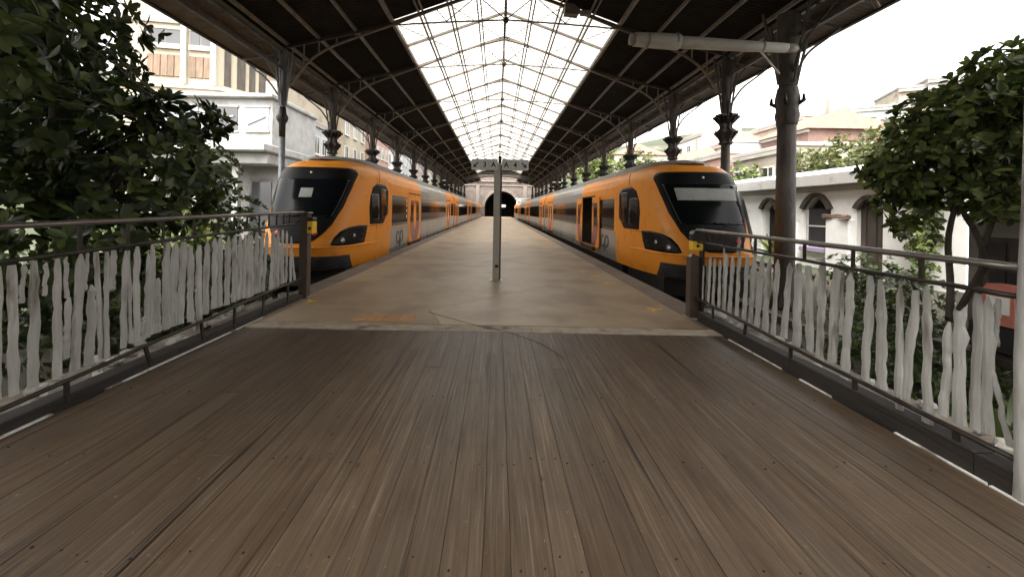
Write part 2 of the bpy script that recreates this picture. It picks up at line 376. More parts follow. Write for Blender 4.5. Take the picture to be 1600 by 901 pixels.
def text_mesh(txt, size, m, ext=.002, bold=0):
    c = bpy.data.curves.new('lettering', 'FONT'); c.body = txt; c.size = size; c.align_x = 'CENTER'; c.align_y = 'CENTER'
    c.extrude = ext; c.offset = bold; c.resolution_u = 4
    t = bpy.data.objects.new('lettering', c); COL.objects.link(t)
    bpy.context.view_layer.update()
    me = bpy.data.meshes.new_from_object(t.evaluated_get(bpy.context.evaluated_depsgraph_get()))
    bpy.data.objects.remove(t); me.materials.clear(); me.materials.append(m); return me
def patch(name, poly, fn, m, parent, depth=.02, maxe=.22):
    """curved panel: a 2-D outline mapped on to a surface, with a rim going inwards; fn(u, v, offset) -> point"""
    bm = bmesh.new(); vs = [bm.verts.new((u, v, 0)) for u, v in poly]; bm.faces.new(vs)
    bmesh.ops.triangulate(bm, faces=bm.faces[:])
    for _ in range(7):
        es = [e for e in bm.edges if e.calc_length() > maxe]
        if not es: break
        bmesh.ops.subdivide_edges(bm, edges=es, cuts=1)
        bmesh.ops.triangulate(bm, faces=[f for f in bm.faces if len(f.verts) > 3])
    bmesh.ops.beautify_fill(bm, faces=bm.faces[:], edges=bm.edges[:])
    uv = {v: (v.co.x, v.co.y) for v in bm.verts}
    bnd = [e for e in bm.edges if e.is_boundary]
    inner = {}
    for e in bnd:
        for v in e.verts:
            if v not in inner:
                nv = bm.verts.new(fn(uv[v][0], uv[v][1], -depth)); inner[v] = nv
    for e in bnd:
        a, b = e.verts; bm.faces.new((a, b, inner[b], inner[a]))
    for v, (a, b) in uv.items(): v.co = fn(a, b, 0)
    for f in bm.faces: f.smooth = True
    bmesh.ops.recalc_face_normals(bm, faces=bm.faces[:])
    me = bpy.data.meshes.new(name); bm.to_mesh(me); bm.free(); me.materials.append(m)
    for p in me.polygons:
        p.use_smooth = True
    return link(name, me, parent)
def rounded(x0, x1, y0, y1, r, k=4):
    out = []
    for cx, cy, a0 in ((x1-r, y1-r, 0), (x0+r, y1-r, 90), (x0+r, y0+r, 180), (x1-r, y0+r, 270)):
        for i in range(k+1): a = radians(a0+90*i/k); out.append((cx+r*cos(a), cy+r*sin(a)))
    return out

# ================================================================ SETTING: ground, tracks, hillsides
GZ = -1.05
g = MB(); g.add([(-3000, -3000, GZ), (3000, -3000, GZ), (3000, 3000, GZ), (-3000, 3000, GZ)], [(0, 1, 2, 3)])
struct(g.build('ground', M['soil']))
def hill_h(x, y):
    ax = abs(x); h = max(0, ax-15.5)*.30 + max(0, y-24)*.13*min(1, max(0, (ax-13.5)/4))
    if y > 100: h = max(h, min(1, (y-100)/3)*(14+(y-100)*.12))
    h *= min(1, max(0, (y-12)/10)) if ax < 60 else 1
    if x > 0: h = min(h, .085*y+max(0, y-90)*.3)
    return min(h, 42+8*sin(x*.03)*cos(y*.02))
xs = list(np.arange(-160, -12, 4.0)) + [-12.5, 12.5] + list(np.arange(16, 164, 4.0)); ys = list(np.arange(12, 260, 5.0))
for nm, sel in (('hillside', [x for x in xs if x < 0]), ('hillside', [x for x in xs if x > 0])):
    b = MB(); nx = len(sel)
    vs = [(x, y, GZ-.06+hill_h(x, y)) for y in ys for x in sel]
    b.add(vs, [(j*nx+i, j*nx+i+1, (j+1)*nx+i+1, (j+1)*nx+i) for j in range(len(ys)-1) for i in range(nx-1)], M['hill'], True)
    struct(b.build(nm))
# track beds and rails
for cx in (-5.58, 5.87, -11.2, 12.5):
    b = MB(); y0 = 6.2 if abs(cx) < 8 else 17
    b.box(cx-1.62, cx+1.45, y0, 96, GZ, GZ+.12, M['ballast'])
    tb = struct(b.build('track_bed'))
    for sx in (-.83, .83):
        MB().box(cx+sx-.035, cx+sx+.035, y0, 95.5, GZ+.122, GZ+.27, M['rail']).build('rail', parent=tb)

# ================================================================ platform with slabs, coping stones, threshold
PX0, PX1, PY0, PY1 = -3.8, 3.38, 5.13, 91.0
pl = struct(MB().box(PX0+.08, PX1-.08, PY0, PY1, GZ, -.06, M['slab_edge']).build('platform'))
ycuts = [5.33, 9.6, 14.2] + [14.2+5.8*k for k in range(1, 14)]; ycuts[-1] = PY1
XA, XB = PX0+.455, PX1-.455
for pol in ([(XA, 5.34), (-.76, 5.34), (-1.05, 6.1), (XB, 10.1), (XB, 14.2), (XA, 14.2)], [(-.752, 5.34), (XB, 5.34), (XB, 10.09), (-1.041, 6.097)]):
    MB().prism(pol, 'z', -.055, -.0005, M['slab']).build('slab', parent=pl)
for j in range(2, len(ycuts)-1):
    MB().box(XA, XB, ycuts[j]+.002, ycuts[j+1]-.002, -.055, -.001*R.random(), M['slab']).build('slab', parent=pl)
for (xa, xb) in ((PX0, PX0+.45), (PX1-.45, PX1)):
    y = PY0
    while y < PY1-1:
        L = 1.6 if y < 34 else 6.0
        L = min(L, PY1-y)
        MB().box(xa, xb, y+.003, y+L-.003, -.16, .002+.002*R.random(), M['slab_edge'], bev=.008).build('coping_stone', parent=pl); y += L
# threshold strip of pale stone
th = struct(empty('threshold', (0, 5.15, 0)))
xx = -3.33
while xx < 2.95:
    L = min(R.uniform(1.3, 2.1), 3.0-xx)
    MB().box(xx, xx+L-.004, -.1+R.uniform(-.008, .008), .14+R.uniform(-.015, .03), -.15, .006, M['thresh'], bev=.006).build('stone_strip', parent=th); xx += L
# ochre tile patch and yellow marks
tp = tag(empty('tile_patch', (-1.62, 5.62, .004)), 'ochre patch of worn tiles set in the platform beside the pale threshold', 'tile patch')
for i in range(4):
    for j in range(2):
        MB().box(-.42+i*.215, -.42+i*.215+.208, -.22+j*.2, -.22+j*.2+.193, -.003, .004+.002*R.random(), M['patch'], bev=.002).build('tile', parent=tp)
def floor_mark(x, y, s, lab):
    b = MB(); k = 0
    for a in (0, 140, 250):
        L = s*R.uniform(.7, 1.1); w_ = s*.22; t = radians(a+R.uniform(-20, 20)); c = Vector((x, y, 0)); d = Vector((cos(t), sin(t), 0)); e = Vector((-sin(t), cos(t), 0))
        z = .006+.0007*k; k += 1
        vs = [c-e*w_, c+d*L-e*w_*.3, c+d*L+e*w_*.4, c+e*w_]
        b.add([(v.x, v.y, .002) for v in vs]+[(v.x, v.y, z) for v in vs], [(4, 5, 6, 7), (0, 1, 5, 4), (1, 2, 6, 5), (2, 3, 7, 6), (3, 0, 4, 7)])
    tag(b.build('floor_mark', M['mark']), lab, 'floor marking', 'yellow floor markings')
floor_mark(-3.12, 6.5, .13, 'yellow arrow mark on the platform beside the left railing post')
floor_mark(2.62, 6.35, .16, 'yellow arrow mark on the platform beside the right bollard')
floor_mark(2.48, 8.6, .15, 'nearest yellow mark of the three worn ones by the open-door train')
floor_mark(2.52, 9.6, .17, 'middle yellow mark of the three worn ones by the open-door train')
floor_mark(2.3, 10.2, .16, 'farthest yellow mark of the three worn ones by the open-door train')
floor_mark(-3.1, 11.0, .14, 'small yellow mark on the platform beside the closed-door train')
# thin cable across threshold
cp = catmull([(-1.05, 5.95, .006), (-.45, 5.45, .008), (-.15, 5.2, .014), (.15, 5.02, .012), (.55, 4.6, .009), (.75, 4.15, .008)], 8)
tag(MB().tube(cp, .0028, M['cable'], 6).build('cable'), 'thin dark cable lying across the pale threshold on to the planks', 'cable')

# ================================================================ wooden deck of planks
dk = struct(MB().box(-3.3, 2.98, -2.2, 5.02, -.16, -.05, M['dark']).build('deck'))
bnd = [-.04, .09]
while bnd[-1] < 2.86: bnd.append(bnd[-1]+(.195 if len(bnd) == 2 else R.uniform(.145, .19)))
left = [-.04, -.23]
while left[-1] > -3.22: left.append(left[-1]-R.uniform(.145, .19))
bnd = sorted(set(left+bnd)); bnd[0] = -3.32; bnd[-1] = 2.97
for i in range(len(bnd)-1):
    a, b_ = bnd[i], bnd[i+1]
    cuts = [-2.2] + ([R.choice((.4, 1.45, 2.46, 3.3, 3.9))] if R.random() < .33 and abs(a+.04) > .02 else []) + [5.035]
    for j in range(len(cuts)-1):
        ga = R.uniform(.0004, .0016); z = R.uniform(-.003, .001); tl = R.uniform(-.002, .002)
        mb = MB(); mb.box(a+ga, b_-ga, cuts[j]+.0005, cuts[j+1]-.0005, -.045, z, bev=.0012)
        mb.v = [(x, y, q+(tl*(1 if x > (a+b_)/2 else -1) if q > -.02 else 0)) for x, y, q in mb.v]
        p_ = mb.build('plank', M['deck'], dk)

nb = MB(); r_n = random.Random(5)
for i in range(len(bnd)-1):
    for y in (-.5, .85, 1.75, 2.46, 3.3, 4.2, 4.9):
        for q in (.22, .78):
            if r_n.random() < .42:
                x = bnd[i]+(bnd[i+1]-bnd[i])*q; yy = y+r_n.uniform(-.05, .05); k = r_n.uniform(.004, .0075)
                nb.lathe([(k, -.01), (k, .0012), (k*.6, .0018)], M['dark'], 8, c=(x, yy))
nl = nb.build('nail', parent=dk); nl['kind'] = 'stuff'

# ================================================================ railings of white painted sticks
def stick(xp, y0, z0, y1, z1, wd, seed, tip=True):
    r = random.Random(seed); n = 13; pts = []; rs = []
    a1, a2, p1, p2 = r.uniform(.001, .007), r.uniform(.001, .004), r.uniform(0, 6), r.uniform(0, 6)
    kn = r.uniform(.55, .85)
    for i in range(n):
        t = i/(n-1)
        wob = (a1*sin(t*5+p1)+a2*sin(t*11+p2))*sin(pi*min(1, t*1.15))
        pts.append((xp+r.uniform(-.008, .008), y0+(y1-y0)*t+wob, z0+(z1-z0)*t))
        k = 1.12-.25*t+.22*math.exp(-((t-kn)/.06)**2)+r.uniform(-.16, .16)
        if tip and t > .95: k *= r.choice((.3, .5, .8))
        pts[-1] = (pts[-1][0], pts[-1][1]+r.uniform(-.004, .004), pts[-1][2])
        rs.append(wd/2*k*1.14)
    mb = MB().tube(pts, rs, M['picket'], 8, smooth=False)
    mb.v = [(xp+(x-xp)*.42, y, z) for x, y, z in mb.v]; return mb

def railing(xp, side, yA, yB, ztop, z2, zb, sticks, stanch, label):
    rt = tag(empty('railing', (xp, (yA+yB)/2, 0)), label, 'railing')
    def L(mb, name, par=rt):
        mb.v = [(x-xp, y-(yA+yB)/2, z) for x, y, z in mb.v]; return mb.build(name, parent=par)
    zt = lambda y: interp(y, *ztop); z_2 = lambda y: interp(y, *z2); z_b = lambda y: interp(y, *zb)
    ysq = np.linspace(yA, yB, 14)
    L(MB().tube([(xp, y, zt(y)) for y in ysq], .026, M['handrail'], 12, flat=.9), 'handrail')
    L(MB().tube([(xp, y, z_2(y)+R.uniform(-.003, .003)) for y in ysq], .017, M['railmetal'], 8), 'rail')
    L(MB().tube([(xp, y, z_b(y)+R.uniform(-.006, .006)) for y in ysq], .019, M['railmetal'], 8), 'rail')
    for y, wd in stanch:
        L(MB().box(xp-.008, xp+.008, y-wd/2, y+wd/2, z_2(y)+.012, zt(y)-.02, M['railmetal']), 'stanchion')
    yy = yA+.35
    while yy < yB-.15:
        L(MB().bar((xp, yy, z_b(yy)), (xp-side*.01, yy+R.uniform(-.03, .05), .03), .022, .03, M['railmetal']), 'foot'); yy += R.uniform(.55, .8)
    for k, (y0, z0, y1, z1, wd) in enumerate(sticks):
        L(stick(xp+side*R.uniform(.018, .05), y0, z0, y1, z1, wd, k*7+int(side*3+50)), 'picket')
    return rt
TH = radians(1.0)
def tt(px, py):
    x, y = px-777, py-328
    return x*cos(TH)+y*sin(TH), -x*sin(TH)+y*cos(TH)
def onplane(px, py, X):
    a, b = tt(px, py); d = 600*X/a; return d, 1.6-b*d/600
XL, XR = -3.37, 3.02
sl = []
for (xt, yt, xb, yb, wd) in [(60, 205, 70, 700, 34), (103, 200, 92, 350, 16), (155, 190, 150, 670, 34), (188, 195, 182, 320, 12), (232, 180, 228, 630, 30), (265, 175, 268, 330, 17), (270, 330, 262, 560, 25),
        (322, 160, 298, 605, 34), (350, 155, 343, 300, 14), (362, 280, 352, 580, 33), (385, 155, 408, 560, 22), (415, 155, 415, 560, 20), (452, 150, 443, 300, 28), (487, 150, 480, 520, 25), (505, 150, 512, 500, 14), (535, 135, 530, 500, 28), (560, 400, 556, 490, 22), (580, 160, 574, 480, 24),
        (10, 210, 2, 720, 22), (-70, 220, -62, 740, 34), (-160, 230, -150, 760, 34), (-280, 235, -270, 790, 40)]:
    s = 1/2.436; d0, z0 = onplane(xb*s, 330+yb*s, XL); d1, z1 = onplane(xt*s, 330+yt*s, XL)
    sl.append((d0, z0, d1, z1, max(.03, wd*s*d0/600*.9*(d0/3.0)**.0)))
for (xt, yt, xb, yb, wd) in [(20, 215, 15, 700, 24), (40, 400, 40, 690, 30), (90, 200, 88, 670, 32), (142, 200, 122, 660, 33), (187, 200, 162, 645, 28), (215, 225, 217, 630, 28), (260, 220, 260, 690, 26), (308, 200, 300, 590, 26), (343, 180, 336, 560, 22), (382, 180, 376, 550, 24), (422, 170, 414, 540, 24), (455, 165, 448, 525, 22),
        (484, 162, 474, 515, 20), (512, 160, 502, 505, 21), (530, 158, 526, 500, 18), (548, 158, 548, 492, 20), (577, 150, 568, 480, 19), (605, 148, 582, 475, 20), (632, 145, 610, 468, 17), (655, 145, 640, 460, 18), (672, 175, 666, 455, 16), (690, 140, 686, 440, 16), (700, 210, 705, 430, 14), (715, 135, 716, 425, 15), (735, 140, 728, 420, 13), (752, 170, 748, 415, 13), (750, 170, 768, 410, 12)]:
    s = 1/3.465; d0, z0 = onplane(240+xb*s, 320+yb*s, XL); d1, z1 = onplane(240+xt*s, 320+yt*s, XL)
    sl.append((d0, z0, d1, z1, min(.085, max(.03, wd*s*d0/600*1.35))))
stL = [(onplane(p, 360, XL)[0], .02 if p > 130 else .03) for p in (125, 200, 255, 303, 341, 366, 386, 405, 420, 432, 443, 452)] + [(1.9, .03)]
railing(XL, -1, 1.3, 6.68, ((1, 2.6, 6.5), (1.41, 1.43, 1.5)), ((1, 2.6, 6.5), (1.16, 1.19, 1.31)), ((1, 2.6, 6.5), (.12, .18, .36)), sl, stL,
        'brown metal railing with white stick pickets beside the leafy tree, left of the deck')
sr = []
for (xt, yt, xb, yb, wd) in [(115, 240, 108, 420, 10), (132, 210, 122, 430, 14), (155, 190, 142, 440, 15), (175, 205, 165, 442, 16), (198, 210, 190, 450, 17), (216, 150, 214, 455, 13), (232, 180, 217, 465, 22), (262, 195, 244, 480, 21), (292, 165, 274, 490, 20), (330, 185, 308, 510, 22), (368, 195, 345, 530, 24), (412, 195, 380, 550, 27), (300, 95, 290, 180, 14), (372, 115, 370, 190, 22), (448, 205, 420, 600, 30), (492, 210, 465, 590, 26),
        (545, 225, 515, 600, 30), (582, 230, 568, 640, 38), (630, 240, 636, 670, 36), (712, 200, 690, 710, 34), (765, 250, 742, 730, 34)]:
    s = 1/3.217; d0, z0 = onplane(1060+xb*s, 340+yb*s, XR); d1, z1 = onplane(1060+xt*s, 340+yt*s, XR)
    sr.append((d0, z0, d1, z1, max(.028, wd*s*d0/600*1.1)))
for (xt, yt, xb, yb, wd) in [(22, 100, 8, 380, 22), (46, 105, 40, 300, 13), (70, 110, 52, 415, 26), (122, 120, 105, 440, 24), (158, 130, 162, 465, 30), (216, 150, 212, 560, 22), (262, 165, 228, 490, 24), (292, 150, 296, 590, 25), (365, 260, 348, 545, 24), (404, 170, 400, 570, 30), (455, 175, 445, 590, 26), (478, 180, 478, 600, 28), (505, 190, 495, 330, 16), (495, 400, 548, 640, 12)]:
    s = 1/1.958; d0, z0 = onplane(1290+xb*s, 370+yb*s, XR); d1, z1 = onplane(1290+xt*s, 370+yt*s, XR)
    sr.append((d0, z0, d1, z1, max(.028, min(.07, wd*s*d0/600))))
stR = [(onplane(p, 400, XR)[0], .026) for p in (1102, 1110, 1120, 1131, 1143, 1160, 1180, 1203, 1257, 1333, 1440)]
railing(XR, 1, 2.16, 5.8, ((2, 5.8), (1.32, 1.35)), ((2, 5.8), (1.15, 1.17)), ((2.2, 3.4, 5.7), (.21, .24, .33)), sr, stR,
        'brown metal railing with white stick pickets in front of the low white arched building')
# curbs, laths, ledges
def curb(name, label, x0, x1, y0, y1, z1, lx0, lx1, gaps):
    c = tag(empty(name, ((x0+x1)/2, (y0+y1)/2, 0)), label, 'curb')
    cx, cy = c.location.x, c.location.y; y = y0
    while y < y1-.05:
        L = min(R.uniform(1.5, 2.2), y1-y)
        MB().box(x0-cx, x1-cx, y-cy, y+L-.006-cy, -.2, z1+R.uniform(-.006, .006), M['curb'], bev=.01).build('beam', parent=c); y += L
    for (a, b_) in gaps:
        MB().box(lx0-cx, lx1-cx, a-cy, b_-cy, -.08, .007, M['lath'], bev=.002).build('white_lath', parent=c)
curb('timber_curb', 'dark timber curb under the railing beside the leafy tree', -3.52, -3.36, -1.5, 6.7, .085, -3.355, -3.325, [(2.0, 2.9), (3.3, 4.1), (4.1, 5.6)])
curb('timber_curb', 'dark timber curb under the railing in front of the white arched building', 2.995, 3.13, -1.5, 5.7, .15, 2.972, 2.992, [(2.0, 2.3), (2.32, 2.85), (3.4, 3.75), (4.0, 4.9)])
for nm, x0, x1, z, y1 in (('stone_ledge', -4.3, -3.53, -.1, 6.9), ('stone_ledge', 3.14, 4.0, -.12, 7.0)):
    b = MB(); b.box(x0, x1, -1.5, y1, GZ, z, M['ledge'], bev=.03)
    struct(b.build(nm), 'rough stone ledge outside the railing')
def rubble(name, label, spots):
    b = MB(); r = random.Random(4)
    for (x, y, z, s) in spots:
        pts = []
        rings = 4; seg = 6
        for i in range(rings+1):
            ph = pi*i/rings
            for k in range(seg):
                t = 2*pi*k/seg; q = s*r.uniform(.7, 1.15); pts.append((x+q*sin(ph)*cos(t)*1.2, y+q*sin(ph)*sin(t), z+q*.7*cos(ph)))
        b.add(pts, [(i*seg+k, i*seg+(k+1) % seg, (i+1)*seg+(k+1) % seg, (i+1)*seg+k) for i in range(rings) for k in range(seg)])
    o = b.build(name, M['stone']); o['kind'] = 'stuff'; o['label'] = label
rubble('rubble', 'pale rubble stones on the ledge behind the left railing', [(R.uniform(-4.2, -3.6), R.uniform(1.5, 6.6), -.05, R.uniform(.03, .10)) for _ in range(70)] + [(R.uniform(-4.9, -4.4), R.uniform(2, 8), GZ+.12, R.uniform(.1, .25)) for _ in range(25)])
rubble('rubble', 'pale rubble stones on the ledge behind the right railing', [(R.uniform(3.2, 3.95), R.uniform(1.9, 6.8), -.08, R.uniform(.03, .09)) for _ in range(45)] + [(R.uniform(4.2, 6), R.uniform(2.5, 8), GZ+.1, R.uniform(.1, .22)) for _ in range(20)])

# bollards and validators
bo = tag(empty('bollard', (-3.40, 6.82, 0)), 'square brown bollard at the end of the railing, before the closed-door train', 'bollard')
MB().box(-.07, .07, -.07, .07, 0, 1.47, M['bollard'], bev=.012).build('post', parent=bo)
MB().box(-.3, .09, -.085, .085, 1.475, 1.505, M['handrail'], bev=.01).build('cap', parent=bo)
MB().box(-.1, .1, -.1, .1, .002, .016, M['handrail'], bev=.004).build('base_plate', parent=bo)
va = tag(empty('ticket_validator', (-3.295, 6.82, 1.24)), 'small yellow box with round hole on the side of the left bollard', 'ticket validator')
MB().box(-.032, .06, -.09, .075, -.11, .1, M['yellow'], bev=.012).build('case', parent=va)
MB().box(-.03, .062, -.085, .07, .105, .17, M['black'], bev=.01).build('cap', parent=va)
hb = MB(); hb.lathe([(.028, 0), (.028, .006)], M['black'], 14); hb.v = [(x+.012, -.091-z, y-.02) for x, y, z in hb.v]; hb.build('hole', parent=va)
bo = tag(empty('bollard', (3.02, 5.9, 0)), 'square brown bollard with chamfered top below the yellow validator', 'bollard')
MB().box(-.068, .068, -.068, .068, .012, .94, M['bollard'], bev=.01).build('post', parent=bo)
MB().add([(-.062, -.062, .942), (.062, -.062, .942), (.062, .062, .942), (-.062, .062, .942), (0, .02, .985)], [(0, 1, 4), (1, 2, 4), (2, 3, 4), (3, 0, 4)], M['handrail']).build('cap', parent=bo)
MB().box(-.13, .13, -.1, .1, .002, .014, M['thresh'], bev=.003).build('base_plate', parent=bo)
va = tag(empty('ticket_validator', (3.02, 5.82, 1.17)), 'black topped yellow validator with round hole at the right railing end', 'ticket validator')
MB().box(-.075, .075, -.06, .06, -.13, .015, M['yellow'], bev=.012).build('case', parent=va)
b = MB(); b.prism([(-.078, .017), (.078, .017), (.078, .12), (.05, .165), (0, .178), (-.05, .165), (-.078, .12)], 'y', -.062, .062, M['black']); b.build('cap', parent=va)
hb = MB(); hb.lathe([(.026, 0), (.026, .006)], M['black'], 14); hb.v = [(x, -.0605-z, y-.055) for x, y, z in hb.v]; hb.build('hole', parent=va)
MB().box(.078, .11, -.05, .05, -1.1, .2, M['railmetal'], bev=.008).build('bracket', parent=va)
# white post at right edge
wp = tag(empty('white_post', (3.03, 2.17, -.3)), 'white weathered post at the near end of the right railing', 'post')
MB().tube([(0, 0, 0), (.005, 0, .5), (-.004, .01, 1.1), (.004, 0, 2.0), (.012, 0, 3.0), (.016, 0, 3.9)], [.066, .056, .05, .045, .042, .04], M['picket'], 12).build('shaft', parent=wp)
MB().bar((-.02, .2, 1.60), (.0, .34, 1.30), .03, .02, M['railmetal']).build('brace', parent=wp)

# ================================================================ station canopy
TY = [-3.8, 2.2, 8.2, 14.2, 18.5, 24.4, 30.4, 36.4, 42.4, 48.4, 54.4, 60.4, 66.4, 72.4]
EXT = [72.4, 78.4, 84.4, 92.5]
AX = .2                                   # axis of the canopy
can = tag(empty('station_canopy', (AX, 14.2, 0)), 'long dark iron train shed roof with white glazed skylight over the platform', 'station roof')
OX, OY = AX, 14.2
def cl(mb, name, par=can, m=None):
    mb.v = [(x-OX, y-OY, z) for x, y, z in mb.v]; return mb.build(name, m, par)
XS = 4.2
def roof_z(ax): return 8.55-(ax-XS)*.232 if ax > XS else 8.55+(XS-ax)*.36
RZ = roof_z(0)
# corrugated sheet: unit along y (0..1), from x=0..wd in slope; one mesh per strip, shared across bays
def sheet_mesh(xa, xb, period, m, amp, sgn):
    n = 40; vs = []; za, zb = roof_z(xa), roof_z(xb)
    for i in range(2*n+1):
        a = amp if i % 2 else -amp
        vs += [(AX+sgn*xa-OX, i/(2*n), za+a), (AX+sgn*xb-OX, i/(2*n), zb+a)]
    me = MB().add(vs, [(2*i, 2*i+1, 2*i+3, 2*i+2) for i in range(2*n)]).mesh('sheet', m); return me
strips_roof = [(4.23, 5.55), (5.55, 6.9), (6.9, 8.2)]
strips_sky = [(0.02, 1.05), (1.05, 2.1), (2.1, 3.15), (3.15, 4.17)]
for sgn in (-1, 1):
    for (a, b_) in strips_roof:
        me = sheet_mesh(a, b_, .15, M['roofsheet'], .012, sgn)
        for k in range(len(TY)-1):
            link('roof_sheet', me, can, (0, TY[k]-OY, 0), None, (1, TY[k+1]-TY[k], 1))
        for k in range(len(EXT)-1):
            link('roof_sheet', me, can, (0, EXT[k]-OY, 0), None, (1, EXT[k+1]-EXT[k], 1))
    me = sheet_mesh(8.2, 9.8, .3, M['soffit'], .004, sgn)
    for k in range(len(TY)-1): link('soffit_board', me, can, (0, TY[k]-OY, -.16), None, (1, TY[k+1]-TY[k], 1))
    for k in range(len(EXT)-1): link('soffit_board', me, can, (0, EXT[k]-OY, -.16), None, (1, EXT[k+1]-EXT[k], 1))
    for (a, b_) in strips_sky:
        med = sheet_mesh(a, b_, .15, M['roofsheet'], .012, sgn); meg = sheet_mesh(a, b_, .15, M['skyl'], .008, sgn)
        for k in range(len(TY)-1):
            if TY[k] < 14: link('roof_sheet', med, can, (0, TY[k]-OY, 0), None, (1, TY[k+1]-TY[k], 1))
            else: link('skylight_sheet', meg, can, (0, TY[k]-OY, .05), None, (1, TY[k+1]-TY[k], 1))
    # purlins
    for ax in (5.55, 6.9, 8.05):
        z = roof_z(ax)-.08; cl(MB().box(AX+sgn*ax-.035, AX+sgn*ax+.035, TY[0], EXT[-1], z-.07, z+.055, M['pale_iron']), 'purlin')
    for ax in (1.05, 2.1, 3.15):
        for dx in (-.07, .07):
            z = roof_z(ax+dx)-.05; cl(MB().box(AX+sgn*(ax+dx)-.024, AX+sgn*(ax+dx)+.024, TY[0], TY[-1], z-.09, z+.03, M['pale_iron']), 'glazing_bar')
    z = roof_z(XS); cl(MB().box(AX+sgn*XS-.06, AX+sgn*XS+.06, TY[0], EXT[-1], z-.12, z+.04, M['pale_iron']), 'skylight_edge')
    # eave fascia and gutter
    z = roof_z(9.8)
    cl(MB().box(AX+sgn*9.8-.05, AX+sgn*9.8+.06, TY[0], EXT[-1], z-.22, z+.02, M['fascia']), 'fascia')
    cl(MB().box(AX+sgn*8.95-.06, AX+sgn*8.95+.06, TY[0], EXT[-1], roof_z(8.95)-.36, roof_z(8.95)-.19, M['soffit']), 'eave_beam')
    cl(MB().tube([(AX+sgn*9.92, TY[0], z-.04), (AX+sgn*9.92, EXT[-1], z-.04)], .07, M['fascia'], 8), 'gutter')
    top = MB(); top.add([(AX+sgn*8.2, TY[0], roof_z(8.2)+.05), (AX+sgn*9.85, TY[0], roof_z(9.85)+.04), (AX+sgn*9.85, EXT[-1], roof_z(9.85)+.04), (AX+sgn*8.2, EXT[-1], roof_z(8.2)+.05)], [(0, 1, 2, 3)], M['roofsheet'])
    cl(top, 'eave_roofing')
cl(MB().box(AX-.05, AX+.05, TY[0], TY[-1], RZ-.2, RZ+.07, M['iron']), 'ridge_beam')
# trusses (one shared mesh per piece)
def truss_meshes():
    out = []
    half = [(7.85, 6.05), (7.45, 6.75), (6.9, 7.25), (6.2, 7.62), (5.2, 8.0), (4.15, 8.38), (2.5, 9.02), (1.0, 9.55), (0, 9.8)]
    rib = catmull(half, 4)
    for sgn in (-1, 1):
        out.append(('rib', MB().tube([(sgn*x, 0, z) for x, z in rib], .048, M['pale_iron'], 8).mesh('rib')))
        out.append(('rafter', MB().box(-.0, .0, 0, 0, 0, 0) if False else None))
        for x in (4.75, 5.55, 6.25, 6.9, 7.45):
            zz = interp(-x, [-p[0] for p in rib], [p[1] for p in rib])
            out.append(('strut', MB().bar((sgn*x, 0, zz+.03), (sgn*x, 0, roof_z(x)-.17), .045, .045, M['pale_iron']).mesh('strut')))
        out.append(('rafter', MB().bar((sgn*8.2, 0, roof_z(8.2)-.16), (sgn*4.2, 0, roof_z(4.2)-.16), .07, .12, M['iron']).mesh('rafter')))
        out.append(('rafter', MB().bar((sgn*4.2, 0, roof_z(4.2)-.12), (sgn*.06, 0, roof_z(.06)-.12), .06, .1, M['pale_iron']).mesh('rafter')))
        out.append(('tie_rod', MB().tube(catmull([(sgn*4.15, 0, 8.36), (sgn*2.2, 0, 8.5), (0, 0, 8.62)], 4), .03, M['pale_iron'], 6).mesh('tie_rod')))
        out.append(('brace', MB().tube([(0, 0, 8.63), (sgn*1.05, 0, 9.5)], .02, M['pale_iron'], 6).mesh('brace')))
        out.append(('brace', MB().tube([(sgn*1.05, 0, 9.52), (sgn*2.2, 0, 8.53)], .018, M['pale_iron'], 6).mesh('brace')))
        out.append(('brace', MB().tube([(sgn*2.2, 0, 8.53), (sgn*2.6, 0, 9.0)], .018, M['pale_iron'], 6).mesh('brace')))
    out.append(('king_post', MB().tube([(0, 0, 8.55), (0, 0, RZ-.2)], .035, M['pale_iron'], 8).mesh('king_post')))
    out.append(('hub', MB().lathe([(.05, 8.5), (.11, 8.58), (.11, 8.66), (.05, 8.74)], M['iron'], 10).mesh('hub')))
    return [(n, m) for n, m in out if m]
TM = truss_meshes()
for k, y in enumerate(TY[1:]):
    tr = empty('truss', (0, y-OY, 0)); tr.parent = can
    for nm, me in TM: link(nm, me, tr)
# mid-bay glazing rafters and wind braces
raf = [MB().bar((s*4.17, 0, roof_z(4.17)-.06), (s*.06, 0, roof_z(.06)-.06), .07, .09, M['pale_iron']).mesh('mid_rafter') for s in (-1, 1)]
for k in range(3, len(TY)-1):
    for f in (1/2,):
        y = TY[k]+(TY[k+1]-TY[k])*f
        for me in raf: link('mid_rafter', me, can, (0, y-OY, 0))
    for s in (-1, 1):
        for (xa, xb) in ((.1, 2.1), (2.1, 4.1)):
            if k % 2: xa, xb = xb, xa
            cl(MB().tube([(AX+s*xa, TY[k], roof_z(xa)-.17), (AX+s*xb, TY[k+1], roof_z(xb)-.17)], .016, M['pale_iron'], 5), 'wind_brace')
# lattice girders along the column rows
for s in (-1, 1):
    for k in range(2, len(TY)-1):
        b = MB(); y0, y1 = TY[k], TY[k+1]; x = AX+s*8.22; n = 6
        b.box(x-.05, x+.05, y0+.01, y1-.01, 6.62, 6.71, M['iron']); b.box(x-.05, x+.05, y0+.01, y1-.01, 7.22, 7.3, M['iron'])
        for i in range(n):
            ya = y0+(y1-y0)*i/n; yb = y0+(y1-y0)*(i+1)/n
            b.bar((x-.012, ya, 6.7), (x-.012, yb, 7.23), .03, .03, M['iron']); b.bar((x+.02, ya, 7.23), (x+.02, yb, 6.7), .03, .03, M['iron'])
        cl(b, 'lattice_girder')
        me = MB()
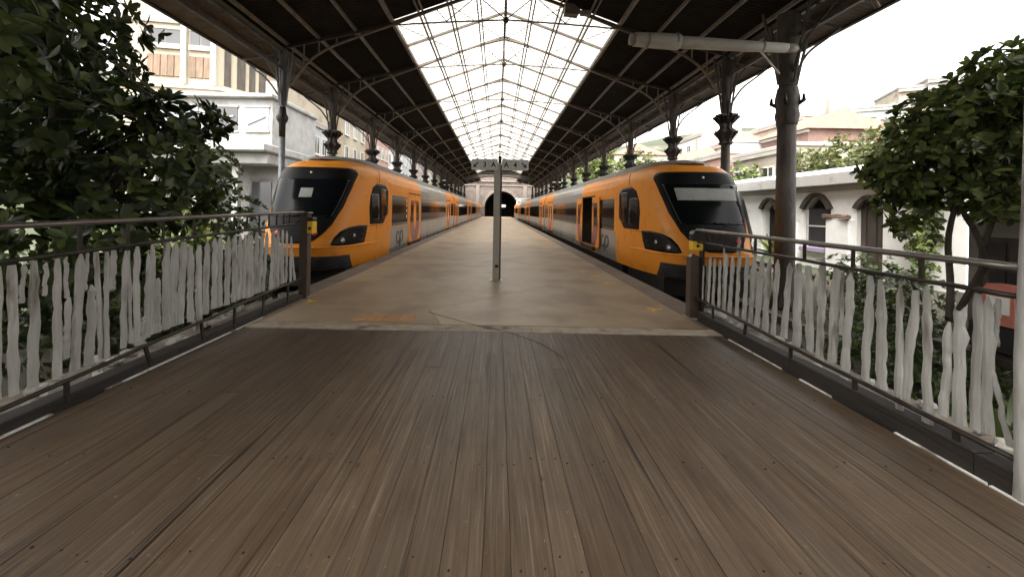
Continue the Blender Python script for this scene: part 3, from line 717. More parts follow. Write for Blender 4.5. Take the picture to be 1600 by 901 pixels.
# glazed lens and gable at the far end of the skylight
ye = TY[-1]
gb = MB(); lens_t = []; lens_b = []
for i in range(25):
    x = -6.0+12.0*i/24; zt = min(roof_z(abs(x))-.2, 8.0+.25*(1-(x/6)**2)); zb = 7.95-.95*(x/6)**2*0-((x/6)**2)*.0-1.0*(1-(1-(x/6)**2)) + 0
    zb = 7.05+.95*(1-(x/6)**2) ; lens_b.append((AX+x, zb)); lens_t.append((AX+x, max(zb+.02, zt)))
for i in range(24):
    gb.add([(lens_b[i][0], ye, lens_b[i][1]), (lens_b[i+1][0], ye, lens_b[i+1][1]), (lens_t[i+1][0], ye, lens_t[i+1][1]), (lens_t[i][0], ye, lens_t[i][1])], [(0, 1, 2, 3)], M['skyl'])
cl(gb, 'gable_glazing')
cl(MB().tube([(x, ye, z-.06) for x, z in lens_b], .11, M['iron'], 6), 'gable_arch')
gb = MB()
for i in range(2, 23, 2): gb.bar((lens_b[i][0], ye-.03, lens_b[i][1]), (lens_t[i][0], ye-.03, lens_t[i][1]), .05, .05, M['iron'])
cl(gb, 'gable_mullion')
gt = [(AX+x, max(roof_z(abs(x))-.02, 0)) for x in np.linspace(-4.2, 4.2, 9)]
gb = MB()
low = lambda x: 8.02+.25*(1-((x-AX)/6)**2)
for i in range(8):
    gb.add([(gt[i][0], ye, low(gt[i][0])), (gt[i+1][0], ye, low(gt[i+1][0])), (gt[i+1][0], ye, gt[i+1][1]), (gt[i][0], ye, gt[i][1])], [(0, 1, 2, 3)], M['roofsheet'])
cl(gb, 'gable_board')

# unseen station building added behind the camera to cut light on the near deck
sb_ = tag(empty('shading_station_building', (0, -7.0, GZ)), 'unseen station building added behind the camera to shade the near deck', 'station building')
MB().box(-22, 22, -8, 0, 0, 11, M['concrete']).build('wall', parent=sb_)
MB().box(-22.3, 22.3, -8, .35, 11.003, 11.6, M['concrete'], bev=.05).build('cornice', parent=sb_)
for x in (-16, -10, -4, 4, 10, 16):
    wf = MB().box(x-1.3, x+1.3, .002, .14, 1.1, 6.0, M['concrete']).build('window', parent=sb_); MB().box(x-1.1, x+1.1, .141, .16, 1.3, 5.8, M['hglass']).build('pane', parent=wf)

# ---- iron columns
def column(x, y, r, kind, label, group, s):
    t = tag(empty('iron_column', (x, y, GZ)), label, 'column', group)
    msh = {'thick': M['weather'], 'slim': M['colgrey'], 'std': M['iron']}[kind]
    zc = 4.15-GZ                                            # bottom of capital
    MB().lathe([(r*1.7, 0), (r*1.7, .15), (r*1.25, .3), (r*1.05, .5), (r, 1.2), (r*.9, zc)], msh, 14).build('shaft', parent=t)
    rc = r if kind != 'slim' else r*.9
    cap = MB()
    if kind == 'thick':
        cap.lathe([(r*.92, zc), (r*.98, zc+.1), (r*1.12, zc+.3), (r*1.0, zc+.45), (r*1.14, zc+.75), (r*.9, zc+1.1)], M['weather'], 16, lob=.06)
        for k in range(4):
            a = pi/4+k*pi/2; cap.tube([(r*.8*cos(a), r*.8*sin(a), zc+.55), (r*1.5*cos(a), r*1.5*sin(a), zc+.68), (r*1.45*cos(a), r*1.45*sin(a), zc+.85)], [.05, .06, .03], M['irondark'], 6)
    elif kind == 'slim':
        cap.lathe([(r*.9, zc), (r*.95, zc+.5), (r*1.5, zc+.62), (r*1.7, zc+.75), (r*1.2, zc+.85), (r*.9, zc+1.1)], M['irondark'], 14, lob=.1)
    else:
        cap.lathe([(rc*1.02, zc), (rc*1.35, zc+.05), (rc*1.1, zc+.12), (rc*1.5, zc+.3), (rc*2.0, zc+.45), (rc*1.6, zc+.52), (rc*1.15, zc+.62), (rc*1.2, zc+.72), (rc*1.55, zc+.88), (rc*2.15, zc+1.02), (rc*2.15, zc+1.09), (rc*1.2, zc+1.15)], M['irondark'], 16, lob=.13, smooth=False)
        for tier, zz, rr in ((0, zc+.42, rc*1.95), (1, zc+1.0, rc*2.2)):
            for k in range(8):
                a = k*pi/4+tier*.39
                cap.tube([(rr*.6*cos(a), rr*.6*sin(a), zz-.2), (rr*.98*cos(a), rr*.98*sin(a), zz-.03), (rr*1.2*cos(a), rr*1.2*sin(a), zz+.04), (rr*1.14*cos(a), rr*1.14*sin(a), zz-.05)], [.05, .05, .04, .02], M['irondark'], 5)
    cap.build('capital', parent=t)
    up = MB(); z0 = zc+1.12; z1 = roof_z(8.2)-.3-GZ
    up.lathe([(r*.85, z0), (r*.9, z0+.4), (r*1.0, z0+.9), (r*1.15, z1)], msh, 12, lob=.06, smooth=False)
    for sx, sy in ((1, 0), (-1, 0), (0, 1), (0, -1)):       # flared flat ribs rising from the capital
        pts = catmull([(r*1.0, z0+.05), (r*1.35, z0+.5), (r*1.9, z0+1.1), (r*2.9, z1)], 3)
        for i in range(len(pts)-1):
            (ra, za), (rb, zb) = pts[i], pts[i+1]
            up.bar((sx*ra, sy*ra, za), (sx*rb, sy*rb, zb), .05, .06, msh)
    up.build('upper_shaft', parent=t)
    br = MB()                                                # bracket to the eave
    pts = catmull([(s*r*.8, 0, z0+.3), (s*.55, 0, z0+.95), (s*1.1, 0, z0+1.4), (s*1.45, 0, roof_z(9.6)-.34-GZ)], 4)
    br.tube(pts, .035, msh, 6); br.bar((s*.1, 0, z1-.05), (s*1.5, 0, roof_z(9.7)-.3-GZ), .05, .07, msh); br.build('bracket', parent=t)
    for sy in (-1, 1):
        b = MB(); b.tube(catmull([(0, sy*r*.8, z0+.35), (0, sy*.45, z0+.9), (0, sy*1.05, 6.6-GZ)], 4), .03, msh, 6); b.build('bracket', parent=t)
    return t
lab = {(-1, 14.2): ('slim', .13, 'slim blue grey column rising beside the nose of the closed-door train'), (-1, 18.5): ('std', .2, 'brown iron column with dark capital just behind the slim grey one'),
       (1, 11.0): ('thick', .29, 'thick weathered brown column standing behind the right railing'), (1, 14.2): ('std', .19, 'iron column with blocky dark capital next to the thick weathered one'),
       (1, 18.5): ('std', .19, 'iron column with two-tier capital above the nose of the open-door train'), (-1, 24.4): ('std', .2, 'iron column above the cab of the closed-door train, third along that row'), (1, 24.4): ('std', .2, 'iron column third beyond the thick weathered one along its row')}
for s in (-1, 1):
    ys_ = ([11.0] if s > 0 else [])+[14.2, 18.5]+TY[5:]+EXT[1:]
    for y in ys_:
        k, r, lb = lab.get((s, y), ('std', .2, None))
        r = r*.88
        lb = lb or ('distant iron column in the receding row behind the %s train' % ('open-door' if s > 0 else 'closed-door'))
        column(AX+s*8.2-(.15 if k == 'thick' else 0), y, r, k, lb, 'iron columns behind the %s train' % ('open-door' if s > 0 else 'closed-door'), s)

# wrapped tube lamp on the thick column
lm = tag(empty('tube_lamp', (8.2, 10.6, 6.2)), 'long white wrapped tube fixed sideways to the thick weathered column', 'tube lamp')
b = MB(); b.tube([(-.3, 0, .0), (-1.5, 0, .04), (-2.9, 0, .1), (-3.25, 0, .115)], [.13, .15, .165, .17], M['wrap'], 14); b.build('tube', parent=lm)
b = MB(); b.tube([(-3.25, 0, .115), (-3.3, 0, .116), (-3.9, 0, .14), (-4.35, 0, .16), (-4.5, 0, .165)], [.19, .215, .21, .19, .185], M['wrap'], 14); b.build('sleeve', parent=lm)
b = MB(); b.tube([(-4.5, 0, .165), (-4.62, 0, .168)], [.17, .15], M['concrete'], 14); b.build('end_cap', parent=lm)
b = MB(); b.tube([(-.32, 0, 0), (-.1, 0, 0), (.1, .05, 0)], [.128, .12, .07], M['wrap'], 12); b.build('end_cap', parent=lm)
for xx_ in (-3.34, -4.12, -.95):
    b = MB(); b.tube([(xx_, 0, .14 if xx_ < -2 else .03), (xx_-.05, 0, .142 if xx_ < -2 else .032)], .222 if xx_ < -2 else .15, M['concrete'], 14); b.build('band', parent=lm)
b = MB(); b.bar((-1.0, 0, -.12), (-.3, .25, -.62), .04, .04, M['wrap']); b.build('stay', parent=lm)
# weathered junction box at the skylight edge
jb = tag(empty('floodlight', (2.55, 13.9, 8.85)), 'pale boxy floodlight hanging at the near corner of the skylight', 'floodlight')
b = MB(); b.prism([(-.35, -.2), (.3, -.28), (.42, -.05), (.1, .25), (-.3, .3)], 'y', -.18, .2, M['pale_iron']); b.build('housing', parent=jb)
MB().bar((0, 0, .2), (0, 0, .45), .05, .05, M['iron']).build('arm', parent=jb); jb.scale = (.75, .75, .75)
MB().box(.44, .95, -.1, .12, -.22, .0, M['concrete'], bev=.02).build('ballast_box', parent=jb)

# ================================================================ trains
HW = 1.62
PROF = [(x*1.08, z) for x, z in ((1.44, -.18), (1.49, .1), (1.5, .3), (1.5, 2.25), (1.485, 2.5), (1.43, 2.72), (1.33, 2.88), (1.22, 2.97))]
def w_of(z): return 1.08*interp(z, [-.18, .1, .3, 2.25, 2.5, 2.72, 2.88, 2.97, 3.05, 3.12], [1.44, 1.49, 1.5, 1.5, 1.485, 1.43, 1.33, 1.22, 1.08, .9])
def s0_of(z): return interp(z, [-.18, .02, .22, .42, .54, .66, .85, 1.2, 1.8, 2.4, 2.75, 2.95, 3.05, 3.12], [.2, .13, .08, .02, .0, .06, .15, .3, .58, .9, 1.12, 1.35, 1.6, 1.95])
SE = 3.75
def nose_xs(z, x):                          # s on the nose surface for lateral x
    w_ = w_of(z); L = SE-s0_of(z); q = min(1, abs(x)/w_)
    return SE-L*max(0, 1-q**4)**.5
def nose_side(z, s):                        # lateral |x| for s
    w_ = w_of(z); L = SE-s0_of(z); q = max(0, min(1, (SE-s)/L))
    return w_*max(0, 1-q*q)**(1/4)
def fn_front(x, z, off):
    e = .004
    p = Vector((x, nose_xs(z, x), z)); a = Vector((x+e, nose_xs(z, x+e), z)); b = Vector((x, nose_xs(z+e, x), z+e))
    n = (a-p).cross(b-p).normalized()
    if n.y > 0: n = -n
    return p+n*(.012+off)
def fn_side(sg):
    def f(s, z, off):
        e = .004
        q = lambda s_, z_: Vector((sg*(nose_side(z_, s_) if s_ < SE else w_of(z_)), s_, z_))
        p = q(s, z); n = (q(s+e, z)-p).cross(q(s, z+e)-p).normalized()
        if n.x*sg < 0: n = -n
        return p+n*(.012+off)
    return f
def nose_mesh(paint):
    zs = [-.18, -.08, .02, .12, .22, .3, .36, .42, .48, .54, .6, .66, .75, .85, 1.0, 1.2, 1.4, 1.6, 1.8, 2.0, 2.2, 2.4, 2.55, 2.65, 2.75, 2.85, 2.91, 2.95, 3.0, 3.05, 3.09, 3.12]
    n = 64; b = MB(); vs = []
    for z in zs:
        w_ = w_of(z); L = SE-s0_of(z)
        for k in range(n+1):
            t = pi*k/n; c = cos(t); s = sin(t)
            x = w_*(abs(c)**(2/4))*(1 if c > 0 else -1); y = SE-L*s
            vs.append((x, y, z))
    b.add(vs, [(j*(n+1)+k, j*(n+1)+k+1, (j+1)*(n+1)+k+1, (j+1)*(n+1)+k) for j in range(len(zs)-1) for k in range(n)], paint, True)
    top = (len(zs)-1)*(n+1); b.add([vs[top+k] for k in range(n+1)], [tuple(range(n+1))], paint, True)
    b.add([vs[k] for k in range(n+1)], [tuple(range(n+1))], M['rubber'])
    return b.mesh('cab_nose')
def car_mesh(y0, y1, segs, hole=None, psgn=1):
    """segs: (s_start, paint); hole: (sa, sb) opening on the platform side"""
    b = MB(); cuts = sorted(set([y0, y1]+[s for s, _ in segs if y0 < s < y1]+(list(hole) if hole else [])))
    prof = [(x, z) for x, z in PROF]
    full = [(x, z) for x, z in prof]+[(-x, z) for x, z in prof[::-1]]
    n = len(full)
    def paint(s): 
        p = segs[0][1]
        for a, q in segs:
            if s >= a-1e-6: p = q
        return p
    for i in range(len(cuts)-1):
        a, c = cuts[i], cuts[i+1]; pu, plw = paint(a)
        for k in range(n-1):
            (xa, za), (xb, zb) = full[k], full[k+1]
            if hole and a >= hole[0]-1e-6 and c <= hole[1]+1e-6 and xa*psgn > 0 and xb*psgn > 0 and min(za, zb) >= .09 and max(za, zb) <= 2.26: continue
            if abs(za-zb) > 1:                               # split the flat side into lower and upper paint
                zm = .9; lo = (xa, min(za, zb)); hi = (xb, max(za, zb)); q = [(lo[1], zm, plw), (zm, hi[1], pu)]
            else: q = [(min(za, zb), max(za, zb), plw if max(za, zb) <= .9 else pu)]
            for (z0, z1, p) in q:
                if len(q) == 2: vv = [(xa, a, z0), (xa, c, z0), (xa, c, z1), (xa, a, z1)]
                else: vv = [(xa, a, za), (xa, c, za), (xb, c, zb), (xb, a, zb)]
                b.add(vv, [(0, 1, 2, 3)], p, len(q) == 1)
    for y in (y0, y1): b.add([(x, y, z) for x, z in full], [tuple(range(n))], M['rubber'])
    return b.mesh('car_body')
def roof_mesh(y0, y1, front=False):
    b = MB(); prof = [(x*1.08, z) for x, z in ((1.21, 2.972), (1.16, 3.12), (1.0, 3.22), (.6, 3.28), (0, 3.3), (-.6, 3.28), (-1.0, 3.22), (-1.16, 3.12), (-1.21, 2.972))]
    ys_ = [y0, y1]; sc = [1, 1]
    if front: ys_ = [1.55, 1.75, 2.05, 2.5, 5.0, y1]; sc = [(.58, .45), (.74, .68), (.9, .9), (1, .98), (1, 1), (1, 1)]
    else: sc = [(1, 1), (1, 1)]
    n = len(prof); vs = []
    for y, (a, q) in zip(ys_, sc):
        for x, z in prof: vs.append((x*a, y+(.5*(abs(x)/1.2)**2 if front and y < 3.0 else 0), 2.972+(z-2.972)*q+(.0)))
    b.add(vs, [(j*n+k, j*n+k+1, (j+1)*n+k+1, (j+1)*n+k) for j in range(len(ys_)-1) for k in range(n-1)], M['roofgrey'], True)
    b.add(vs[:n], [tuple(range(n))], M['roofgrey']); b.add(vs[-n:], [tuple(range(n))], M['roofgrey'])
    return b.mesh('roof')
def ribbon(name, polys, width, mp, m, parent, off=.012):
    """flat print: thick strokes; mp(u, v, off) -> point"""
    b = MB()
    for pts in polys:
        P = [Vector((u, v)) for u, v in pts]; vs = []
        for i, p in enumerate(P):
            d = (P[min(i+1, len(P)-1)]-P[max(i-1, 0)]).normalized(); q = Vector((-d.y, d.x))*width/2
            a, c = p+q, p-q; vs += [mp(a.x, a.y, off), mp(c.x, c.y, off), mp(a.x, a.y, 0), mp(c.x, c.y, 0)]
        fs = []
        for i in range(len(P)-1):
            k = i*4; fs += [(k, k+4, k+5, k+1), (k, k+2, k+6, k+4), (k+1, k+5, k+7, k+3)]
        b.add(vs, fs, m)
    return b.build(name, parent=parent)
def arc(cx, cy, rx, ry, a0, a1, n=12): return [(cx+rx*cos(radians(a0+(a1-a0)*i/n)), cy+ry*sin(radians(a0+(a1-a0)*i/n))) for i in range(n+1)]
LOGO = [arc(.0, .0, .15, .17, 60, 300), arc(.37, .0, .15, .17, 10, 370, 18), [(.22, .0), (.215, -.17), (.2, -.36)]]
LOGO = [arc(0, 0, .15, .17, 55, 300), arc(.33, .02, .14, .16, 205, -120, 18), [(.185, .05), (.185, -.3)], [(.075, -.147), (.185, -.06)]]

def side_panel(name, s0, s1, z0, z1, m, parent, sg, off=.006, th=.02, r=.04, bev=True):
    b = MB(); pts = rounded(s0, s1, z0, z1, r, 3) if r else [(s0, z0), (s1, z0), (s1, z1), (s0, z1)]
    xa, xb = sg*(HW+off), sg*(HW+off-th)
    n = len(pts); b.add([(xa, u, v) for u, v in pts]+[(xb, u, v) for u, v in pts], [tuple(range(n))]+[(k, (k+1) % n, n+(k+1) % n, n+k) for k in range(n)], m)
    return b.build(name, parent=parent)
def door_leaf(parent, s0, s1, sg, shift, gdir, gc):
    """one sliding leaf with pane and round red graphic; shift moves it along and out when open"""
    out = .008 if not shift else .075
    d = side_panel('door_leaf', s0+.012+shift, s1-.012+shift, .1, 2.22, M['orange'], parent, sg, off=out, th=.045, r=.03)
    pw = (s1-s0)
    side_panel('pane', s0+.25*pw+shift, s1-.25*pw+shift, .95, 1.98, M['tglass'], d, sg, off=out+.004, th=.003, r=.06)
    # graphic: half disc whose straight edge is the meeting edge of the two leaves
    cz = 1.0; rad = 1.0; pts = []
    for i in range(25):
        a = -90+180*i/24; u = rad*cos(radians(a)); v = cz+rad*sin(radians(a)); u = min(u, pw-.04)
        pts.append((u, max(.12, min(2.1, v))))
    pin = []
    for i in range(25):
        a = 90-180*i/24; pin.append((.30*cos(radians(a))*.9, cz+.25+.62*sin(radians(a))))
    b = MB(); xa = sg*(HW+out+.0025)
    edge = s1-.014 if gdir < 0 else s0+.014
    A = [(xa, edge+gdir*u+shift, v) for u, v in pts]; B = [(xa, edge+gdir*u+shift, v) for u, v in pin[::-1]]
    n = 25; b.add(A+B, [(k, k+1, n+k+1, n+k) for k in range(n-1)], M['maroon'])
    b.build('red_graphic', parent=d)
    return d
def make_train(label, cx, ynose, psgn, paint, open_door, ncars, group=None):
    T = tag(empty('commuter_train', (cx, ynose, 0)), label, 'train', group)
    O = M['orange']; G = M['grey']
    P = M['orange'] if paint == 'orange' else M['mask']
    nose = link('cab_nose', nose_mesh(P), T)
    # black windscreen mask
    hw = lambda z: interp(z, [.58, .62, .68, .77, .9, 1.1, 1.6, 2.2, 2.6, 2.7, 2.77, 2.80], [.3, .44, .54, .64, .76, .89, 1.05, 1.15, 1.2, 1.17, 1.10, .98])
    zz = [.58, .62, .68, .77, .9, 1.0, 1.1, 1.35, 1.6, 1.9, 2.2, 2.45, 2.6, 2.7, 2.77, 2.80]
    poly = [(hw(z), z) for z in zz]+[(-hw(z), z) for z in zz[::-1]]
    mk = patch('nose_mask', poly, fn_front, M['mask'], T, .02, .11)
    f2 = lambda x, z, off: fn_front(x, z, off+.008)
    f3 = lambda x, z, off: fn_front(x, z, off+.016)
    zz = [1.3, 1.45, 1.7, 2.0, 2.3, 2.42]
    wsn = patch('windscreen', [(hw(z)-.1, z) for z in zz]+[(-hw(z)+.1, z) for z in zz[::-1]], f2, M['twind'], mk, .004, .11)
    if open_door:
        patch('sun_blind', [(-.82, 1.95), (.82, 1.95), (.84, 2.3), (-.84, 2.3)], f3, M['blind'], mk, .002, .1)
    else:
        patch('paper_notice', rounded(-.17, .2, 1.86, 2.14, .02), f3, M['blind'], mk, .002, .1)
    cpt = [tuple(fn_front(x, z, .02)) for x, z in ((-.1, 1.12), (.0, 1.2), (.35, 1.3), (.7, 1.33))]
    MB().tube(cpt, .012, M['rubber'], 6).build('wiper', parent=mk)
    b = MB(); b.tube([tuple(fn_front(.0, 2.62, .0)), tuple(fn_front(.0, 2.62, .02))], .05, M['lens'], 12); b.build('top_lamp', parent=mk)
    b = MB()
    for sx in (-.52, .52):
        b = MB(); b.tube([tuple(fn_front(sx, .86, -.004)), tuple(fn_front(sx, .86, .02))], .075, M['redlens'], 14); b.build('tail_lamp', parent=mk)
    # headlights wrapping the corners
    for sg in (-1, 1):
        hp = [(.93, .54), (1.05, .51), (1.25, .50), (1.44, .52), (1.455, .78), (1.46, 1.05), (1.36, 1.06), (1.22, 1.02), (1.08, .91), (.98, .74)]
        fh = lambda x, z, off, sg=sg: fn_front(sg*x, z, off)
        h = patch('headlight', hp, fh, M['mask'], T, .02, .12)
        for (x, z, r_) in ((1.14, .65, .085), (1.31, .76, .07)):
            MB().tube([tuple(fn_front(sg*x, z, -.005)), tuple(fn_front(sg*x, z, .012))], [r_, r_*.8], M['lens'], 14).build('lamp', parent=h)
        # cab side window
        wpoly = [(3.4, 2.22), (3.12, 2.4), (2.45, 2.42), (2.15, 2.28), (1.95, 1.95), (1.86, 1.6), (1.86, 1.07), (2.9, 1.07), (3.4, 1.42)]
        cw = patch('cab_window', wpoly, fn_side(sg), M['mask'], T, .02, .1)
        fi = fn_side(sg)
        patch('pane', rounded(2.66, 3.15, 1.25, 2.25, .05), lambda s, z, o, fi=fi: fi(s, z, o+.01), M['tglass'], cw, .004, .1)
        patch('pane', rounded(1.98, 2.5, 1.2, 2.05, .08), lambda s, z, o, fi=fi: fi(s, z, o+.01), M['tglass'], cw, .004, .1)
        # body panel seams and bumper ledge
        for sline in ([(2.35, -.1), (2.35, 1.05)], [(2.6, 2.45), (2.75, 2.7), (2.9, 2.86)]):
            pt = catmull([tuple(fi(s, z, -.008)) for s, z in sline], 6); MB().tube(pt, .007, M['rubber'], 5).build('seam', parent=T)
        pt = [tuple(fi(s, z, -.008)) for s, z in ((1.3, 1.0), (1.6, 1.01), (2.0, 1.02), (2.34, 1.02))]
        MB().tube(pt, .006, M['rubber'], 5).build('seam', parent=T)
    lp = [tuple(fn_front(x, .475, -.004)) for x in np.linspace(-1.56, 1.56, 51)]
    MB().tube(lp, [.012]+[.03]*49+[.012], P, 8).build('bumper_ledge', parent=T)
    gr = patch('grille', [(-1.25, -.17), (1.25, -.17), (1.25, .22), (-1.25, .22)], fn_front, M['rubber'], T, .02, .1)
    for z in (-.11, -.04, .03, .1):
        MB().tube([tuple(fn_front(x, z, .004)) for x in np.linspace(-1.2, 1.2, 25)], .014, M['black'], 5).build('slat', parent=gr)
    MB().box(-1.2, 1.2, .7, 3.6, -.75, -.19, M['rubber'], bev=.05).build('underframe', parent=T)
    MB().tube([(0, -.2, -.35), (0, .8, -.35)], [.16, .11], M['rubber'], 10).build('coupler', parent=T)
    # cars
    starts = [(SE, 24.4)]+[(24.65+20.6*k, 24.65+20.6*k+20.35) for k in range(ncars-1)]
    for i, (a, c) in enumerate(starts):
        if i == 0: segs = [(a, (O, G)), (6.55, (O, O)), (9.35, (G, G)), (19.35, (O, O)), (22.1, (O, G))]; doors = [6.75, 19.5]; hole = (6.77, 9.13) if open_door else None
        else: segs = [(a, (O, G)), (a+1.4, (O, O)), (a+4.1, (G, G)), (a+15.6, (O, O)), (a+18.2, (O, G))]; doors = [a+1.55, a+15.75]; hole = None
        if paint != 'orange': segs = [(a, (G, G))]
        link('car_body', car_mesh(a, c, segs, hole, psgn), T)
        link('roof', roof_mesh(a, c, i == 0), T)
        MB().box(-1.25, 1.25, a+.3, c-.3, -.8, -.185, M['rubber']).build('underframe', parent=T)
        if i: MB().box(-1.35, 1.35, a-.25, a, -.1, 2.95, M['rubber']).build('gangway', parent=T)
        for sg in (-1, 1):
            if i == 0:
                wins = [(3.95, 6.45)]; gr_ = (9.5, 19.2)
                side_panel('window', 3.95, 6.45, .92, 2.08, M['tglass'], T, sg)
                b = MB()
                side_panel('window', 22.2, 24.2, .92, 2.08, M['tglass'], T, sg)
            else:
                gr_ = (a+4.3, a+15.4)
                side_panel('window', a+.2, a+1.3, .92, 2.08, M['tglass'], T, sg); side_panel('window', a+18.3, a+20.1, .92, 2.08, M['tglass'], T, sg)
            n = 5; L = (gr_[1]-gr_[0])/n
            for q in range(n): side_panel('window', gr_[0]+q*L+.015, gr_[0]+(q+1)*L-.015, .92, 2.08, M['tglass'], T, sg, r=.03)
            for di, d0 in enumerate(doors):
                op = open_door and i == 0 and di == 0 and sg == psgn
                door_leaf(T, d0, d0+1.2, sg, -1.02 if op else 0, -1, 0)
                door_leaf(T, d0+1.2, d0+2.4, sg, 1.02 if op else 0, 1, 0)
                b = MB(); b.box(min(sg*(HW-.02), sg*(HW+.022)), max(sg*(HW-.02), sg*(HW+.022)), d0-.05, d0+2.45, 2.255, 2.3, M['rubber']); b.build('door_track', parent=T)
                b = MB(); b.box(min(sg*(HW-.02), sg*(HW+.06)), max(sg*(HW-.02), sg*(HW+.06)), d0-.0, d0+2.4, -.1, .06, M['rubber']); b.build('door_step', parent=T)
            for sx_ in ([6.6, 9.42, 11.4, 15.3, 19.36, 22.1] if i == 0 else [a+1.42, a+4.1, a+8.0, a+12, a+15.6, a+18.2]):
                MB().box(min(sg*(HW-.02), sg*(HW+.0022)), max(sg*(HW-.02), sg*(HW+.0022)), sx_-.006, sx_+.006, -.08, 2.24, M['rubber']).build('seam', parent=T)
            if i == 0 and paint == 'orange' and sg == psgn and not open_door:
                for q, zq in enumerate((1.25, 1.5, 1.72, 1.9)):
                    side_panel('sticker', 6.2, 6.32, zq-.06, zq+.07, M['white'], T, sg, off=.0105, th=.003, r=.02)
            if i == 0 and paint == 'orange':
                u0 = 4.62; dr = 1 if sg < 0 else -1     # left-to-right reading direction on this side
                dr = -1 if sg < 0 else 1
                c0 = 4.9 if dr > 0 else 5.4
                ribbon('logo', LOGO, .085, lambda u, v, off, sg=sg, c0=c0, dr=dr: (sg*(HW+off), c0+dr*u*1.6, .44+v*1.25), M['logo'], T, .008)
        if open_door and i == 0:
            b = MB(); x0, x1 = psgn*.2, psgn*(HW-.03); xa, xb = min(x0, x1), max(x0, x1)
            b.box(xa, xb, 6.5, 9.4, .02, .06, M['rubber']); b.box(min(x0, x0-.04*psgn), max(x0, x0-.04*psgn), 6.5, 9.4, .061, 2.3, M['interior'])
            b.box(xa, xb, 6.46, 6.5, .061, 2.3, M['interior']); b.box(xa, xb, 9.4, 9.44, .061, 2.3, M['interior'])
            b.box(xa, xb, 6.5, 9.4, 2.301, 2.34, M['interior']); b.build('vestibule', parent=T)
            MB().tube([(psgn*.9, 8.6, .06), (psgn*.9, 8.6, 2.3)], .025, M['yellow'], 8).build('grab_pole', parent=T)
            MB().box(min(psgn*.26, psgn*.7), max(psgn*.26, psgn*.7), 7.3, 7.36, .062, 1.7, M['blind']).build('partition', parent=T)
    return T
make_train('orange and grey train with closed doors standing left of the platform', -5.58, 10.5, 1, 'orange', False, 4)
make_train('orange and grey train with its front door slid open', 5.87, 10.0, -1, 'orange', True, 4)
make_train('grey train with black nose parked beyond the columns behind the closed-door train', -11.2, 20.0, 1, 'grey', False, 2)
make_train('grey train with black nose parked beyond the columns behind the open-door train', 12.5, 20.0, -1, 'grey', False, 2)

# ================================================================ platform sign
sg_ = tag(empty('platform_sign', (.0, 8.75, 0)), 'grey post carrying two direction boards, 3 A and A 4', 'sign')
b = MB(); b.box(-.085, .055, -.04, .06, .012, 2.66, M['signpost'], bev=.008); b.box(.058, .098, -.025, .045, .012, 2.64, M['bollard']); b.build('post', parent=sg_)
MB().box(-.15, .14, -.13, .13, .002, .014, M['signpost'], bev=.003).build('base_plate', parent=sg_)
MB().box(-.03, .045, -.09, -.042, .3, .36, M['ink']).build('latch', parent=sg_)
MB().box(.01, .075, -.02, .04, 2.655, 2.83, M['black']).build('bracket', parent=sg_)
for (xa, xb, order) in ((-.6, -.005, ('<', '3', 'A')), (.085, .69, ('A', '4', '>'))):
    bd = MB().box(xa, xb, -.005, .085, 2.5, 2.745, M['signgrey'], bev=.006).build('board', parent=sg_) if False else None
    y0 = -.075
    bd = MB().box(xa, xb, y0, y0+.03, 2.5, 2.745, M['signgrey'], bev=.004).build('board', parent=sg_)
    wd = (xb-xa)/3
    for k, ch in enumerate(order):
        c = xa+wd*(k+.5); z = 2.615
        if ch in '<>':
            s = -1 if ch == '<' else 1; b = MB(); y1 = y0-.006
            def P2(u, v): return (c+s*u, v+z)
            sh = [(-.065, .045), (-.045, .065), (.02, 0), (.045, .025), (.06, -.06), (-.025, -.045), (.0, -.02)]
            b.prism([P2(u, v) for u, v in sh], 'y', y1, y0+.001, M['signblue']); b.build('arrow', parent=bd)
        else:
            fr = MB()
            for (u0, u1, v0, v1) in ((-.085, .085, .085, .09), (-.085, .085, -.09, -.085), (-.09, -.085, -.09, .09), (.085, .09, -.09, .09)): fr.box(c+u0, c+u1, y0-.003, y0+.001, z+v0, z+v1, M['signpost'])
            fr.build('tile_frame', parent=bd)
            link('lettering', text_mesh(ch, .165, M['ink'], .002, .004), bd, (c, y0-.003, z), (radians(90), 0, 0))

# ================================================================ tunnel portal at the end
PXC, PYY = .95, 96.0
po = tag(empty('tunnel_portal', (PXC, PYY, GZ)), 'pale stone wall with dark arched tunnel mouth at the end of the tracks', 'tunnel portal')
rad, zs = 4.15, 3.2
b = MB(); W, Ht = 15.0, 13.5; n = 24
arcp = [(rad*cos(pi*i/n), zs+rad*sin(pi*i/n)) for i in range(n+1)]
outer = []
for (x, z) in arcp:
    t = math.atan2(z-zs, x); k = min(W/max(1e-6, abs(cos(t))), (Ht-zs)/max(1e-6, sin(t))); outer.append((k*cos(t), zs+k*sin(t)))
vs = [(x, 0, z) for x, z in arcp]+[(x, 0, z) for x, z in outer]
b.add(vs, [(i, i+1, n+2+i, n+1+i) for i in range(n)])
for s in (-1, 1): b.add([(s*rad, 0, 0), (s*W, 0, 0), (s*W, 0, zs), (s*rad, 0, zs)], [(0, 1, 2, 3)])
cr = [(-W, Ht)]; 
for s in (-1, 1): b.add([(s*W, 0, zs+(Ht-zs)*0), (s*W, 0, Ht), (s*W*.72, 0, Ht)], [(0, 1, 2)])
b.build('wall', M['portal'], po)
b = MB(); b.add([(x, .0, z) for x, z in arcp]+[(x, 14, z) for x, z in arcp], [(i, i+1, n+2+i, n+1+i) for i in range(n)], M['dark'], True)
for s in (-1, 1): b.add([(s*rad, 0, 0), (s*rad, 14, 0), (s*rad, 14, zs), (s*rad, 0, zs)], [(0, 1, 2, 3)], M['dark'])
